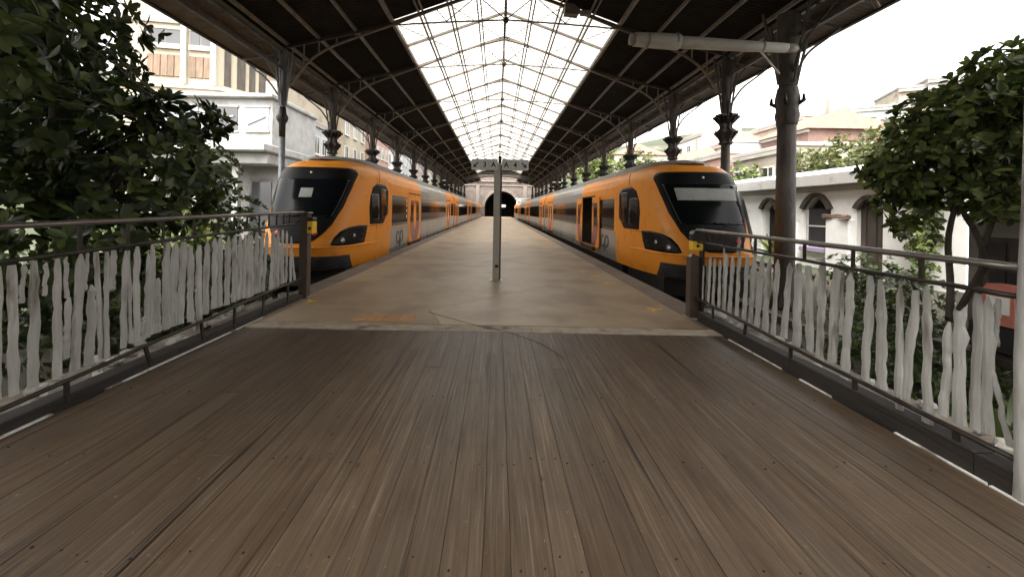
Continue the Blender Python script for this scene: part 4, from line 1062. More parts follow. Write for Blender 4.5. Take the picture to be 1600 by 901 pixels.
b.add([(-rad, 14, 0), (rad, 14, 0), (rad, 14, zs+rad), (-rad, 14, zs+rad)], [(0, 1, 2, 3)], M['dark']); b.build('tunnel_lining', parent=po)
for i in range(19):                                                     # arch stones
    a0, a1 = pi*i/19+.012, pi*(i+1)/19-.012; pol = [((rad+q)*cos(a), zs+(rad+q)*sin(a)) for q, a in ((.01, a0), (.7, a0), (.7, a1), (.01, a1))]
    MB().prism(pol, 'y', -.18-.03*R.random(), -.004, M['palestone']).build('arch_stone', parent=po)
MB().box(-W, W, -.35, -.005, 9.6, 9.95, M['palestone'], bev=.04).build('cornice', parent=po)
MB().box(-W, W, -.22, -.005, 8.6, 8.75, M['palestone'], bev=.04).build('string_course', parent=po)
for s in (-1, 1): MB().box(s*5.9-.45, s*5.9+.45, -.3, -.006, 0, 8.58, M['palestone'], bev=.04).build('pilaster', parent=po)
MB().box(-.15+.2, .95+.2, 2.0, 2.06, 3.4, 4.0, M['white']).build('tunnel_plate', parent=po)
struct(MB().box(-2.8, 4.4, 91.05, 95.9, GZ, -.25, M['ledge'], bev=.02).build('pavement'))
ks = tag(empty('signal_cabin', (5.6, 88.5, -1.05)), 'small white cabin beside the tunnel mouth above the far carriages', 'cabin')
b = MB(); b.box(-1.2, 1.2, -.8, .8, 0, 5.1, M['white']); b.build('wall', parent=ks)
MB().box(-1.45, 1.45, -1.0, 1.0, 5.1, 5.35, M['white'], bev=.05).build('roof', parent=ks)
for x in (-.75, 0, .75): MB().box(x-.3, x+.3, -.83, -.79, 4.0, 4.75, M['hglass2']).build('window', parent=ks)

# ================================================================ houses
def house_window(parent, meshes, x, z):
    f = link('window', meshes[0], parent, (x, 0, z)); link('pane', meshes[1], f)
    if meshes[2]: link('sill', meshes[2], f)
WM = {}
def win_meshes(w_, h_, fm, gm, sill=True):
    k = (w_, h_, fm.name, gm.name)
    if k not in WM:
        f = MB(); t = .09
        f.box(-w_/2-t, -w_/2, -.07, .06, -h_/2-t, h_/2+t, fm); f.box(w_/2, w_/2+t, -.07, .06, -h_/2-t, h_/2+t, fm)
        f.box(-w_/2, w_/2, -.068, .058, h_/2, h_/2+t, fm); f.box(-w_/2, w_/2, -.068, .058, -h_/2-t, -h_/2, fm)
        f.box(-.03, .03, -.05, .02, -h_/2, h_/2, fm)
        g_ = MB(); g_.box(-w_/2+.001, w_/2-.001, -.03, -.01, -h_/2+.001, h_/2-.001, gm)
        s = MB().box(-w_/2-.18, w_/2+.18, -.2, -.071, -h_/2-.2, -h_/2-.1, fm).mesh('sill') if sill else None
        WM[k] = (f.mesh('window'), g_.mesh('pane'), s)
    return WM[k]
def house(label, corner, rz, W, D, H, wall, floors, cols, roof='flat', z0=0, ww=.95, wh=1.5, fm=None, gm=None, fh=None, roofm=None, balcony=None, group=None, cat='house', name='house', top=None, side=0):
    """front facade is local y=0 facing -y, x from 0 to W"""
    h = tag(empty(name, (corner[0], corner[1], z0), rz), label, cat, group)
    fm = fm or M['wframe']; gm = gm or M['hglass']
    MB().box(0, W, .0, D, -3, H, wall).build('wall', parent=h)
    fh = fh or (H-.4)/floors
    wmz = win_meshes(ww, wh, fm, gm)
    for j in range(floors):
        z = H-.5-fh*(j+.5)
        for i in range(cols):
            house_window(h, wmz, W*(i+.5)/cols, z)
        if balcony and j in balcony:
            bz = z-wh/2-.28
            bb = MB().box(.15, W-.15, -.75, -.005, bz-.12, bz, M['concrete']).build('balcony', parent=h)
            br_ = MB(); br_.box(.15, W-.15, -.74, -.70, bz+.85, bz+.9, M['iron'])
            x = .17
            while x < W-.15: br_.box(x, x+.03, -.735, -.705, bz+.001, bz+.849, M['iron']); x += .3
            br_.build('railing', parent=bb)
    for sx, i in ((0, 0), (W, 1)):                       # side windows
        for j in range(floors if side else 0):
            z = H-.5-fh*(j+.5)
            for q in range(side):
                f = link('window', wmz[0], h, (sx, D*(q+.5)/side, z), (0, 0, radians(-90) if i == 0 else radians(90))); link('pane', wmz[1], f)
    MB().box(-.12, W+.12, -.22, -.003, H-.28, H-.05, M['concrete']).build('cornice', parent=h)
    if roof == 'flat':
        MB().box(-.1, W+.1, -.1, D+.1, H+.002, H+.28, roofm or M['concrete'], bev=.04).build('roof', parent=h)
    else:
        e = .35; rh = min(2.2, D*.28)
        b = MB(); b.add([(-e, -e, H), (W+e, -e, H), (W+e, D+e, H), (-e, D+e, H), (W*.15, D/2, H+rh), (W*.85, D/2, H+rh)], [(0, 1, 5, 4), (1, 2, 5), (2, 3, 4, 5), (3, 0, 4), (3, 2, 1, 0)], roofm or M['tile'])
        r_ = b.build('roof', parent=h)
        MB().box(W*.7, W*.7+.5, D*.4, D*.4+.5, H+.3, H+rh+.9, M['concrete']).build('chimney', parent=r_)
    if top:
        b = MB()
        for k in range(3): 
            x = W*(.15+.3*k); b.tube([(x, D*.4, H), (x, D*.4, H+top+.3*k)], .04, M['concrete'], 5)
        b.build('antenna', parent=h)
    return h
LR = radians(90); RR = radians(-90)
def hz(x, y): return GZ+hill_h(x, y)
# left street, facades along x = -17 looking over the tracks
L_ = [('pale blue white terrace with tall windows behind the slim grey column', -17, 29, 9.2, 9, 9.3, M['bluewhite'], 3, 6, 'flat', None),
      ('cream house with red hipped tile roof behind the pale terrace', -21, 33, 8, 8, 12.0, M['cream'], 3, 4, 'hip', None),
      ('narrow beige house left of the salmon house beyond the tracks', -17.3, 42.5, 7.5, 8, 12.6, M['beige'], 4, 3, 'hip', None),
      ('salmon house with long balcony beyond the closed-door train', -16.7, 50.5, 8, 9, 14.2, M['salmon'], 4, 4, 'hip', (2,)),
      ('white house with dark windows right of the salmon house', -17, 59, 9, 9, 17.0, M['white'], 5, 4, 'flat', (1, 3)),
      ('tall pale blue house next to the white dark-windowed house', -17.2, 68.5, 10, 9, 18.0, M['bluewhite'], 5, 4, 'hip', None),
      ('pink house farther along the street after the tall pale blue one', -16.8, 79, 11, 10, 21, M['pink'], 6, 4, 'flat', (2,)),
      ('cream house at the far end of the street near the tunnel, left side', -17, 91, 12, 10, 23, M['cream'], 6, 4, 'hip', None)]
for lb, x, y, W, D, Zt, m_, fl, co, rf, bal in L_:
    z0 = hz(x-3, y+3)-1.2
    house(lb, (x, y), LR, W, D, Zt-z0, m_, fl, co, rf, z0, balcony=bal, fh=2.9, top=1.2 if rf == 'flat' else None, group='houses beyond the closed-door train', side=2)
R_ = [('ochre house with blue graffiti right of the blocky-capital column', 18.5, 30.2, 6.3, 8, 5.9, M['ochre'], 2, 4, 'flat', None),
      ('small brick coloured house beside the graffiti house', 18, 37.2, 6.4, 6, 6.4, M['salmon'], 3, 3, 'flat', None),
      ('white house with red roof behind the open-door train', 18.3, 46, 8, 6, 6.8, M['white'], 3, 4, 'hip', None),
      ('pale pink house with red roof up the slope beyond the open-door train', 24, 50, 9, 7, 8.6, M['pink'], 3, 4, 'hip', None),
      ('white upper house with flat roof above the red roofs', 27, 60, 9, 9, 12.2, M['white'], 4, 4, 'flat', None),
      ('cream house half hidden by the hillside tree beyond the open-door train', 20, 76, 10, 9, 11.5, M['cream'], 4, 4, 'hip', None)]
R_ += [('small pale blue house between the graffiti house and the red roofs', 22, 41.5, 5, 6, 8.4, M['bluewhite'], 3, 3, 'flat', None),
       ('brown house on the slope above the graffiti house', 25, 37, 6, 7, 8.6, M['brickred'], 3, 3, 'hip', None),
       ('beige block on the upper slope above the brown house', 31, 47, 8, 8, 11.6, M['beige'], 4, 4, 'flat', None)]
for lb, x, y, W, D, Zt, m_, fl, co, rf, bal in R_:
    z0 = hz(x+3, y-3)-1.2
    h = house(lb, (x, y), RR, W, D, Zt-z0, m_, fl, co, rf, z0, balcony=bal, fh=2.5, wh=1.3, group='houses beyond the open-door train', side=2)
    if 'graffiti' in lb:
        b = MB(); r = random.Random(3); c = (4.4, Zt-z0-2.25); pts = [(c[0]+r.uniform(.8, 1.25)*cos(t)*1.0, c[1]+r.uniform(.7, 1.0)*sin(t)*.75) for t in np.linspace(0, 2*pi, 15)[:-1]]
        b.prism(pts, 'y', -.012, .002, M['graffiti']); b.build('graffiti', parent=h)
# stepped apartment row on the right hillside (facing the station)
def facing(x, y): return math.atan2(-x, y)*1.0
for lb, p, z0, W, D, Zt, m_, fl, co, rf in (
        ('dark brick house at the left end of the hilltop row', (32.6, 40.6), 2, 3.4, 6, 11.8, M['brickred'], 3, 2, 'flat'),
        ('white flat with blue dark windows in the hilltop row', (35.6, 40.2), 2, 5.2, 6, 12.6, M['bluewhite'], 3, 5, 'flat'),
        ('narrow beige stair tower in the middle of the hilltop row', (40.2, 38.6), 2, 2.4, 5, 14.4, M['ochre'], 4, 1, 'flat'),
        ('concrete apartment block with open balconies at the right of the hilltop row', (42.0, 37.6), 2, 6.5, 7, 15.0, M['concrete'], 5, 4, 'flat')):
    house(lb, p, radians(-24), W, D, Zt-z0, m_, fl, co, rf, z0, ww=.8, wh=1.3, fh=2.6, group='apartment houses on the right hilltop', roofm=M['slate'], balcony=(0, 1, 2) if 'balcon' in lb else None, side=2)

# big apartment block on the left: polygonal footprint with glazed loggias
ap = tag(empty('apartment_block', (-19.1, 26.0, 1.0)), 'tall beige apartment block with glazed balconies above the leafy tree', 'apartment block')
foot = [(-5.6, -.95), (0, 0), (1.75, 2.8), (1.75, 13), (-8, 13)]
MB().prism(foot, 'z', 0, 20, M['beige']).build('wall', parent=ap)
def facade(p, q, sgn, bays, zrows, parent):
    p = Vector((*p, 0)); q = Vector((*q, 0)); d = (q-p); L = d.length; d.normalize(); rz = math.atan2(d.y, d.x)
    for (u0, u1, z0, z1, kind) in bays:
        w_ = (u1-u0)*L; h_ = z1-z0
        bay = empty('loggia', (p.x+d.x*(u0+u1)/2*L, p.y+d.y*(u0+u1)/2*L, (z0+z1)/2), rz); bay.parent = parent
        if kind == 'glass':
            f = MB(); f.box(-w_/2, w_/2, -.16, -.02, -h_/2, -h_/2+.32, M['cream']); f.box(-w_/2, w_/2, -.1, .0, h_/2-.1, h_/2, M['cream']); f.build('parapet', parent=bay)
            n = max(2, int(w_/.7)); 
            for k in range(n):
                a = -w_/2+w_*k/n; MB().box(a+.04, a+w_/n-.04, -.05, -.01, -h_/2+.33, h_/2-.11, M['hglass'] if (k+int(z0)) % 3 else M['hglass2']).build('pane', parent=bay)
        elif kind == 'wood':
            n = max(3, int(w_/.35))
            for k in range(n):
                a = -w_/2+w_*k/n; MB().box(a+.02, a+w_/n-.02, -.08-.02*(k % 2), -.01, -h_/2, h_/2, M['wood']).build('board', parent=bay)
        else:
            MB().box(-w_/2, w_/2, -.06, -.01, -h_/2, h_/2, M['shutter']).build('shutter', parent=bay); MB().box(-w_/2-.1, w_/2+.1, -.16, -.062, -h_/2-.12, -h_/2-.01, M['cream']).build('sill', parent=bay)
b1 = []
for z0, z1, kd in ((15.9, 17.6, 'glass'), (13.7, 15.4, 'glass'), (11.9, 13.3, 'glass'), (10.1, 11.5, 'wood')): b1 += [(.26, .62, z0-1, z1-1, kd), (.70, .93, z0-1, z1-1, kd)]
facade((-5.6, -.95), (0, 0), 1, b1, None, ap)
facade((0, 0), (1.75, 2.8), 1, [(.12, .24, 8.7, 12.2, 's'), (.36, .52, 8.7, 12.2, 's'), (.6, .72, 8.7, 12.2, 's'), (.8, .96, 8.7, 12.2, 's'), (.12, .2, 6.2, 7.6, 's'), (.4, .72, 6.2, 7.2, 'glass')], None, ap)
for z in (8.35, 12.6):
    MB().prism([(x*1.02+.1, y-.14) for x, y in foot[:3]]+[(foot[2][0]+.2, foot[2][1]+3), (foot[0][0], foot[0][1]+2)], 'z', z, z+.22, M['cream']).build('cornice', parent=ap)
MB().box(1.5, 2.6, 2.6, 3.6, 8.6, 9.9, M['concrete'], bev=.03).build('balcony', parent=ap)
for u in (.655, .97): 
    MB().box(-5.6*(1-u)-.18, -5.6*(1-u)+.18, -.95*(1-u)-.2, -.95*(1-u)+.05, 8.6, 20, M['cream']).build('pilaster', parent=ap)

# white pavilion with strip windows in front of the block
pv = tag(empty('white_pavilion', (-17.2, 23.6, -1.05)), 'low white modern building with slanted strip windows behind the leafy tree', 'pavilion')
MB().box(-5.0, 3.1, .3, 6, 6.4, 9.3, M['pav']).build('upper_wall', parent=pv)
MB().box(-5.2, 3.3, -.1, 6, 9.305, 9.55, M['pav'], bev=.04).build('roof', parent=pv)
MB().box(-5.4, 3.4, -1.0, 6, 5.9, 6.38, M['pav'], bev=.06).build('canopy_slab', parent=pv)
MB().box(-5.2, 3.2, -.3, 6, 5.2, 5.88, M['pav'], bev=.05).build('canopy_slab', parent=pv)
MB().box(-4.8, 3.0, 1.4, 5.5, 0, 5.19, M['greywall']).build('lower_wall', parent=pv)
for (xa, xb, gm) in ((-1.0, .95, 'hglass'), (1.5, 2.9, 'hglass2'), (-4.4, -1.5, 'hglass2')):
    f = MB(); f.box(xa-.08, xb+.08, .2, .298, 7.2, 7.3, M['pav']); f.box(xa-.08, xb+.08, .2, .298, 8.75, 8.85, M['pav']); wf = f.build('window', parent=pv)
    MB().box(xa, xb, .25, .299, 7.301, 8.749, M[gm]).build('pane', parent=wf)
    MB().bar((xa+.1, .21, 7.7), (xb-.2, .21, 8.2), .08, .1, M['pav']).build('glazing_strip', parent=wf)
for x in (-4.2, -1.6, .9): MB().box(x-.18, x+.18, .2, .55, 0, 5.18, M['pav'], bev=.02).build('pillar', parent=pv)
for x in (-3.2, -.3, 1.8): MB().box(x-.7, x+.7, 1.33, 1.39, 1.0, 4.2, M['hglass']).build('glass_front', parent=pv)

# ================================================================ low white arched building on the right
WX = 9.55
wb = tag(empty('white_building', (16.0, 17.7, GZ)), 'low white plastered building with dark arched openings behind the right railing', 'building')
ya, yb = -2.75, 4.6
# wall with three openings built as pieces between y cuts; front face at x = 0 (facing -x)
def wall_piece(y0, y1, z0, z1): return MB().box(0, .35, y0, y1, z0, z1, M['plaster'])
ops = [(-1.06, -.37, 'shut'), (.42, 1.42, 'win'), (2.5, 3.3, 'arch')]
TOPZ = 3.35
yy = ya
for (o0, o1, k) in ops:
    wall_piece(yy, o0, 0, TOPZ).build('wall', parent=wb)
    b = MB(); zt = 2.5; n = 12                                # arched head
    ar = [(o0+(o1-o0)*i/n, zt+ min(.6, (o1-o0)*.6)*sin(pi*i/n)**.75) for i in range(n+1)]
    for i in range(n):
        b.add([(x, y, z) for x in (0, .35) for (y, z) in (ar[i], ar[i+1], (ar[i+1][0], TOPZ), (ar[i][0], TOPZ))], [(0, 1, 2, 3), (7, 6, 5, 4), (0, 4, 5, 1)], M['plaster'])
    b.build('arch_head', parent=wb)
    MB().box(.3, .34, o0, o1, 0, TOPZ-.3, M['shutter' if k == 'shut' else 'dark']).build('opening', parent=wb)
    b = MB()
    for i in range(n): b.bar((-.03, ar[i][0], ar[i][1]), (-.03, ar[i+1][0], ar[i+1][1]), .1, .16, M['shutter'])
    b.build('arch_trim', parent=wb)
    if k == 'shut':
        for q in range(5): MB().box(.1+.03*(q % 2), .2, o0+.01+q*.135, o0+.135+q*.135, 0, 2.7, M['shutter']).build('board', parent=wb)
    if k == 'win':
        f = MB(); f.box(.08, .14, o0+.04, o0+.1, .9, 2.5, M['wframe']); f.box(.08, .14, o1-.1, o1-.04, .9, 2.5, M['wframe']); f.box(.079, .141, o0+.1, o1-.1, 1.75, 1.81, M['wframe']); wf = f.build('window', parent=wb)
        MB().box(.1, .12, o0+.1, o1-.1, .9, 2.5, M['hglass']).build('pane', parent=wf)
        MB().box(-.14, .12, o0+.02, o1-.02, .7, .9, M['mauve'], bev=.02).build('sill', parent=wb)
        MB().box(-.02, .3, o0, o1, 0, .69, M['plaster']).build('wall', parent=wb)
    yy = o1
wall_piece(yy, yb, 0, TOPZ).build('wall', parent=wb)
MB().box(.35, 5, ya, ya+.3, 0, TOPZ, M['plaster']).build('wall', parent=wb)
b = MB(); pts = [(-.42, 0), (-.5, .42), (-.36, .6), (.6, .72), (.6, 0)]; nn = 8
for i in range(nn):
    y0 = ya-.2+(yb-ya+.6)*i/nn; y1 = ya-.2+(yb-ya+.6)*(i+1)/nn-.004; dz = R.uniform(-.015, .015)
    MB().prism([(x, z+TOPZ+.08+dz) for x, z in pts], 'y', y0, y1, M['white']).build('cornice_stone', parent=wb) if False else None
    m_ = MB(); 
    P8 = [(x, z+TOPZ+.08+dz) for x, z in pts]
    m_.add([(x, y0, z) for x, z in P8]+[(x, y1, z) for x, z in P8], [(4, 3, 2, 1, 0), (5, 6, 7, 8, 9)]+[(k, (k+1) % 5, 5+(k+1) % 5, 5+k) for k in range(5)], M['white']); m_.build('cornice_stone', parent=wb)
MB().box(-.12, .5, ya, yb, TOPZ-.12, TOPZ+.078, M['concrete']).build('frieze', parent=wb)
MB().box(.5, 5, ya, yb, TOPZ+.0, TOPZ+.12, M['concrete']).build('roof', parent=wb)
wb.scale = (1.68, 1.68, 1.19)
# white niche panel with brown ledge on top
MB().box(-.18, -.003, -.32, .38, 0, 2.1, M['white'], bev=.03).build('niche_panel', parent=wb)
b = MB()
for q in range(7): b.tube([(-.26+.03*(q % 3), -.38, 2.13+.04*(q % 4)), (-.16+.04*(q % 2), .05, 2.17+.05*(q % 3)), (-.22, .44, 2.14+.03*(q % 5))], .04, M['wood'], 5)
b.build('brown_ledge', parent=wb)
MB().box(-.08, -.003, 1.6, 2.3, 0, 1.9, M['white'], bev=.02).build('panel', parent=wb)

# grey house at the far right with white ledges and balustrade
gh = tag(empty('grey_house', (9.4, 6.2, GZ)), 'dark grey rendered house with white ledges behind the right-hand tree', 'house')
MB().box(0, 4, -3.5, 1.45, 0, 5.05, M['greywall']).build('wall', parent=gh)
MB().box(-.25, 0.0, -1.6, .55, 3.2, 3.45, M['plaster'], bev=.03).build('ledge', parent=gh)
MB().box(-.4, -.003, -.9, .0, 3.15, 3.52, M['white'], bev=.02).build('ledge', parent=gh) if False else None
MB().box(-.3, -.003, -.75, -.1, 4.55, 4.9, M['white'], bev=.02).build('white_box', parent=gh)
MB().box(-.28, -.003, -.8, -.45, 3.75, 4.3, M['white'], bev=.04).build('white_box', parent=gh)
wf = MB().box(-.05, -.003, .35, 1.25, .7, 2.3, M['shutter']).build('window', parent=gh); MB().box(-.07, -.051, .42, .78, .8, 2.2, M['hglass']).build('pane', parent=wf); MB().box(-.07, -.051, .84, 1.18, .8, 2.2, M['hglass']).build('pane', parent=wf)
b = MB(); b.prism([(-.3, 1.9), (.18, 1.9), (.18, 2.75), (.12, 2.98), (.0, 3.08), (-.12, 3.1), (-.12, 2.4), (-.3, 2.35)], 'x', -.5, -.38, M['white']); b.build('white_panel', parent=gh)
for (y0, y1, z0, z1) in ((-1.3, -.1, 2.2, 2.32), (-1.3, -.15, 1.55, 1.68), (-.14, .0, .3, 1.9), (-.75, -.6, .3, 2.19), (-1.3, -.15, .9, 1.02)):
    MB().box(-.5, -.36, y0, y1, z0, z1, M['white'], bev=.01).build('balustrade_bar', parent=gh)
MB().bar((-.43, -.7, 1.66), (-.43, -.16, 1.25), .1, .12, M['white']).build('balustrade_bar', parent=gh)

# utility box with red and white enamel, on a shelf outside the railing
ub = tag(empty('utility_box', (5.42, 4.05, -.02)), 'red and white rounded box on a dark shelf beyond the right railing', 'utility box')
b = MB(); b.prism([(-.13, .5), (.13, .5), (.13, .86), (.08, .92), (-.08, .92), (-.13, .86)], 'y', -.13, .13, M['red']); b.build('body', parent=ub)
MB().box(-.136, .02, -.1, .09, .62, .8, M['white'], bev=.002).build('white_panel', parent=ub)
MB().box(-.05, .12, -.137, -.12, .62, .8, M['white'], bev=.002).build('white_panel', parent=ub)
MB().box(-.32, .4, -.5, .5, .12, .2, M['railmetal'], bev=.01).build('shelf', parent=ub)
MB().box(-.12, .25, -.25, .25, .2, .499, M['black'], bev=.02).build('plinth', parent=ub)
for sy in (-.42, .42): MB().box(-.03, .03, sy-.03, sy+.03, GZ+.02, .119, M['railmetal']).build('leg', parent=ub)

# ================================================================ vegetation
LEAF_V = [(0, 0, 0), (.25, .13, .04), (.52, .21, .05), (.80, .17, .01), (1, 0, -.07), (.80, -.17, .01), (.52, -.21, .05), (.25, -.13, .04), (.55, 0, -.015)]
LEAF_F = [(k, 8, (k+1) % 8) for k in range(8)]
def leaf_unit(m):
    b = MB(); b.add(LEAF_V, LEAF_F, m, True); return b.mesh('leaf')
def rand_dir(r):
    while True:
        v = Vector((r.uniform(-1, 1), r.uniform(-1, 1), r.uniform(-1, 1)))
        if .05 < v.length < 1: return v.normalized()
def leaf_mats(blobs, n, size, r, per=7, shell=.55, droop=.2):
    """rosettes of leaves at twig ends through the outer volume of the blobs"""
    vol = [b[3]*b[4]*b[5] for b in blobs]; out = []
    for _ in range(n):
        b = r.choices(blobs, [v**.67 for v in vol])[0]
        d = rand_dir(r); k = shell+(1-shell)*r.random()**.6 * r.uniform(.85, 1.12)
        c = Vector((b[0]+d.x*b[3]*k, b[1]+d.y*b[4]*k, b[2]+d.z*b[5]*k))
        tw = (d+Vector((0, 0, .35))+rand_dir(r)*.5).normalized()
        a = tw.orthogonal().normalized(); e = tw.cross(a)
        ph = r.uniform(0, 6.28)
        for q in range(per):
            t = ph+q*2.399; out_ = (a*cos(t)+e*sin(t))
            ax = (out_*r.uniform(.6, 1.0)+tw*r.uniform(.1, .75)+Vector((0, 0, -droop*r.random()))).normalized()
            nz = (tw-ax*tw.dot(ax)); nz = nz.normalized() if nz.length > .05 else ax.orthogonal().normalized()
            yv = nz.cross(ax); s = size*r.uniform(.65, 1.2); sw = s*r.uniform(.85, 1.25)
            mt = Matrix(((ax.x*s, yv.x*sw, nz.x*s, c.x), (ax.y*s, yv.y*sw, nz.y*s, c.y), (ax.z*s, yv.z*sw, nz.z*s, c.z), (0, 0, 0, 1)))
            out.append(mt)
    return out
LV = np.array([(*v, 1) for v in LEAF_V]).T
def leaves_mesh(name, mats, m):
    A = np.array([np.array(x) for x in mats]); P = np.einsum('nij,jk->nki', A, LV)[:, :, :3].reshape(-1, 3)
    n = len(mats); F = np.array(LEAF_F); k = len(LEAF_V)
    faces = (F[None]+(np.arange(n)*k)[:, None, None]).reshape(-1)
    me = bpy.data.meshes.new(name); me.vertices.add(len(P)); me.vertices.foreach_set('co', P.reshape(-1).astype(np.float32))
    nf = n*len(F); me.loops.add(nf*3); me.loops.foreach_set('vertex_index', faces.astype(np.int32))
    me.polygons.add(nf); me.polygons.foreach_set('loop_start', np.arange(nf, dtype=np.int32)*3)
    me.polygons.foreach_set('use_smooth', np.ones(nf, dtype=bool)); me.materials.append(m); me.update(); me.validate(); return me
CAMP = Vector((0, 0, 1.6))
def plant(name, label, cat, base, blobs, n, size, m, seed, trunk=None, single=0, per=7, group=None, shell=.55, flowers=0, limbs=True):
    r = random.Random(seed); t = tag(empty(name, base), label, cat, group); bx = Vector(base)
    mats = leaf_mats(blobs, n, size, r, per, shell)
    if single:
        mats.sort(key=lambda q: (q.translation-CAMP).length/q.to_scale()[0])
        um = leaf_unit(m)
        for q in mats[:single]:
            o = bpy.data.objects.new('leaf', um); COL.objects.link(o); o.parent = t; o.matrix_basis = Matrix.Translation(-bx) @ q
        mats = mats[single:]
    me = leaves_mesh('foliage', mats, m); me.transform(Matrix.Translation(-bx))
    f = link('foliage', me, t); f['kind'] = 'stuff'
    if trunk:
        b = MB()
        for pts, rs in trunk: b.tube(catmull([Vector(p)-bx for p in pts], 4), list(np.interp(np.linspace(0, 1, (len(pts)-1)*4+1), np.linspace(0, 1, len(rs)), rs)), M['bark'], 9)
        tk = b.build('trunk', parent=t)
        if limbs:
            lb = MB()
            ends = [Vector(p[0][-1]) for p in trunk]
            for bl in blobs:
                for _ in range(5):
                    d = rand_dir(r); e = Vector((bl[0]+d.x*bl[3]*.75, bl[1]+d.y*bl[4]*.75, bl[2]+d.z*bl[5]*.75)); s = min(ends, key=lambda q: (q-e).length); mid = (s+e)/2+rand_dir(r)*.15
                    lb.tube(catmull([s-bx, mid-bx, e-bx], 3), list(np.linspace(.016, .004, 7)), M['bark'], 6)
            lb.build('limb', parent=t)
    if flowers:
        fb = MB()
        for q in r.sample(mats, flowers):
            c = q.translation-bx; rr = r.uniform(.03, .06); fb.lathe([(.004, -rr), (rr*.9, -rr*.3), (rr, .2*rr), (.004, rr)], M['blossom'], 7); k = 28
            fb.v[-k:] = [(x+c.x, y+c.y, z+c.z) for x, y, z in fb.v[-k:]]
        o = fb.build('blossom', parent=t); o['kind'] = 'stuff'
    return t
# big leafy tree on the left
plant('broadleaf_tree', 'big dark tree with large glossy leaves at the left edge', 'tree', (-7.0, 6.3, GZ),
      [(-7.75, 6.2, 4.9, 1.7, 1.6, 1.9), (-7.0, 5.8, 2.8, 1.65, 1.6, 1.5), (-5.65, 6.1, 2.3, 1.15, 1.2, 1.15), (-7.0, 5.6, 1.0, 2.1, 1.5, 1.1), (-5.1, 6.2, 3.0, .6, .7, .35), (-5.4, 4.1, 3.4, .7, .6, .8), (-8.2, 6.5, 4.0, 1.2, 1.2, 2.4)],
      1750, .215, M['leafdark'], 11, [([(-7.0, 6.3, GZ), (-6.9, 6.2, .4), (-7.0, 6.1, 2.2), (-7.1, 6.2, 4.4)], [.2, .16, .12, .06]), ([(-6.9, 6.2, .6), (-6.3, 6.1, 1.6), (-5.7, 6.1, 2.4), (-5.2, 6.2, 2.9)], [.1, .08, .06, .03])], single=260, shell=.5)
# twigs with leaves reaching over the apartment block
plant('bush', 'dark low bush between the left railing and the big leafy tree', 'bush', (-5.8, 4.6, GZ),
      [(-5.5, 3.4, -.2, .9, 1.3, .9), (-5.6, 6.0, 0, 1.0, 1.3, 1.2), (-6.8, 3.0, .2, 1.0, 1.4, 1.2), (-5.5, 7.9, -.2, .9, 1.0, .9)], 800, .15, M['leafdark'], 12, single=0, shell=.4)
plant('bush', 'yellow green bush right of the big leafy tree, above the railing', 'bush', (-6.3, 8.9, GZ),
      [(-6.2, 8.7, .9, .9, 1.0, 1.1), (-6.9, 9.0, 2.2, .8, .9, .9), (-5.9, 8.3, .1, .8, .9, .9)], 480, .14, M['leafgrd'], 13, shell=.4)
plant('bush', 'dark bush under the big leafy tree, farthest from the railing', 'bush', (-9.6, 8.0, GZ),
      [(-9.4, 6.6, -.1, 1.2, 1.5, 1.2), (-9.6, 9.0, -.1, 1.2, 1.6, 1.2), (-8.2, 8.0, -.2, 1.1, 1.2, 1.1)], 620, .19, M['leafdark'], 14, shell=.35)
plant('bush', 'mid green hedge in front of the white pavilion', 'bush', (-10.6, 13.0, GZ),
      [(-11.4, 11.6, .1, 1.6, 1.2, 1.4), (-10.4, 13.2, .2, 1.4, 1.2, 1.4), (-12.4, 14.5, .3, 1.8, 1.2, 1.5)], 560, .2, M['leafmid'], 15, shell=.35)
# tree on the right, two trunks
plant('broadleaf_tree', 'dark leafy tree with two bare trunks in front of the grey house', 'tree', (8.1, 6.8, GZ),
      [(8.0, 6.75, 3.2, .9, .9, .8), (8.7, 6.6, 3.5, .8, .8, .75), (7.65, 6.85, 2.5, .8, .8, .65), (8.1, 6.7, 2.2, .7, .7, .4), (9.2, 6.7, 4.1, .4, .45, .65), (7.35, 6.9, 1.95, .4, .4, .5), (8.45, 6.5, 4.15, .4, .4, .35), (7.6, 6.6, 3.35, .45, .4, .35), (9.4, 6.8, 3.0, .5, .5, .6), (7.5, 6.9, 1.6, .3, .3, .55), (8.55, 6.7, 1.85, .4, .4, .3), (6.95, 6.9, 2.45, .3, .35, .3)], 760, .19, M['leafmid'], 21,
      [([(8.0, 6.8, GZ), (8.05, 6.8, .3), (8.0, 6.8, 1.3), (8.2, 6.75, 2.3)], [.065, .05, .042, .03]), ([(8.9, 6.9, GZ), (8.75, 6.85, .5), (8.55, 6.8, 1.2), (8.05, 6.75, 2.0), (8.0, 6.75, 2.9)], [.055, .046, .042, .038, .025]), ([(8.6, 6.8, 1.1), (8.8, 6.8, 1.7), (8.75, 6.7, 2.4)], [.05, .04, .03])], single=200, shell=.6)
plant('bush', 'yellow green bush with white blossoms on top of the white arched building', 'bush', (18.6, 17.8, 3.2),
      [(18.6, 15.2, 5.0, 1.6, 1.7, 1.6), (18.6, 17.6, 4.8, 1.6, 1.7, 1.5), (18.6, 20.2, 4.6, 1.5, 1.9, 1.4), (18.6, 22.9, 4.4, 1.4, 1.7, 1.2)], 1150, .22, M['leafyel'], 22, flowers=24, shell=.4)
plant('climbing_plant', 'leafy creeper hanging on the white wall between tree trunk and boarded opening', 'climbing plant', (15.65, 14.1, GZ),
      [(15.65, 14.1, 1.3, .4, .55, 2.4)], 300, .16, M['leafmid'], 23, shell=.3)
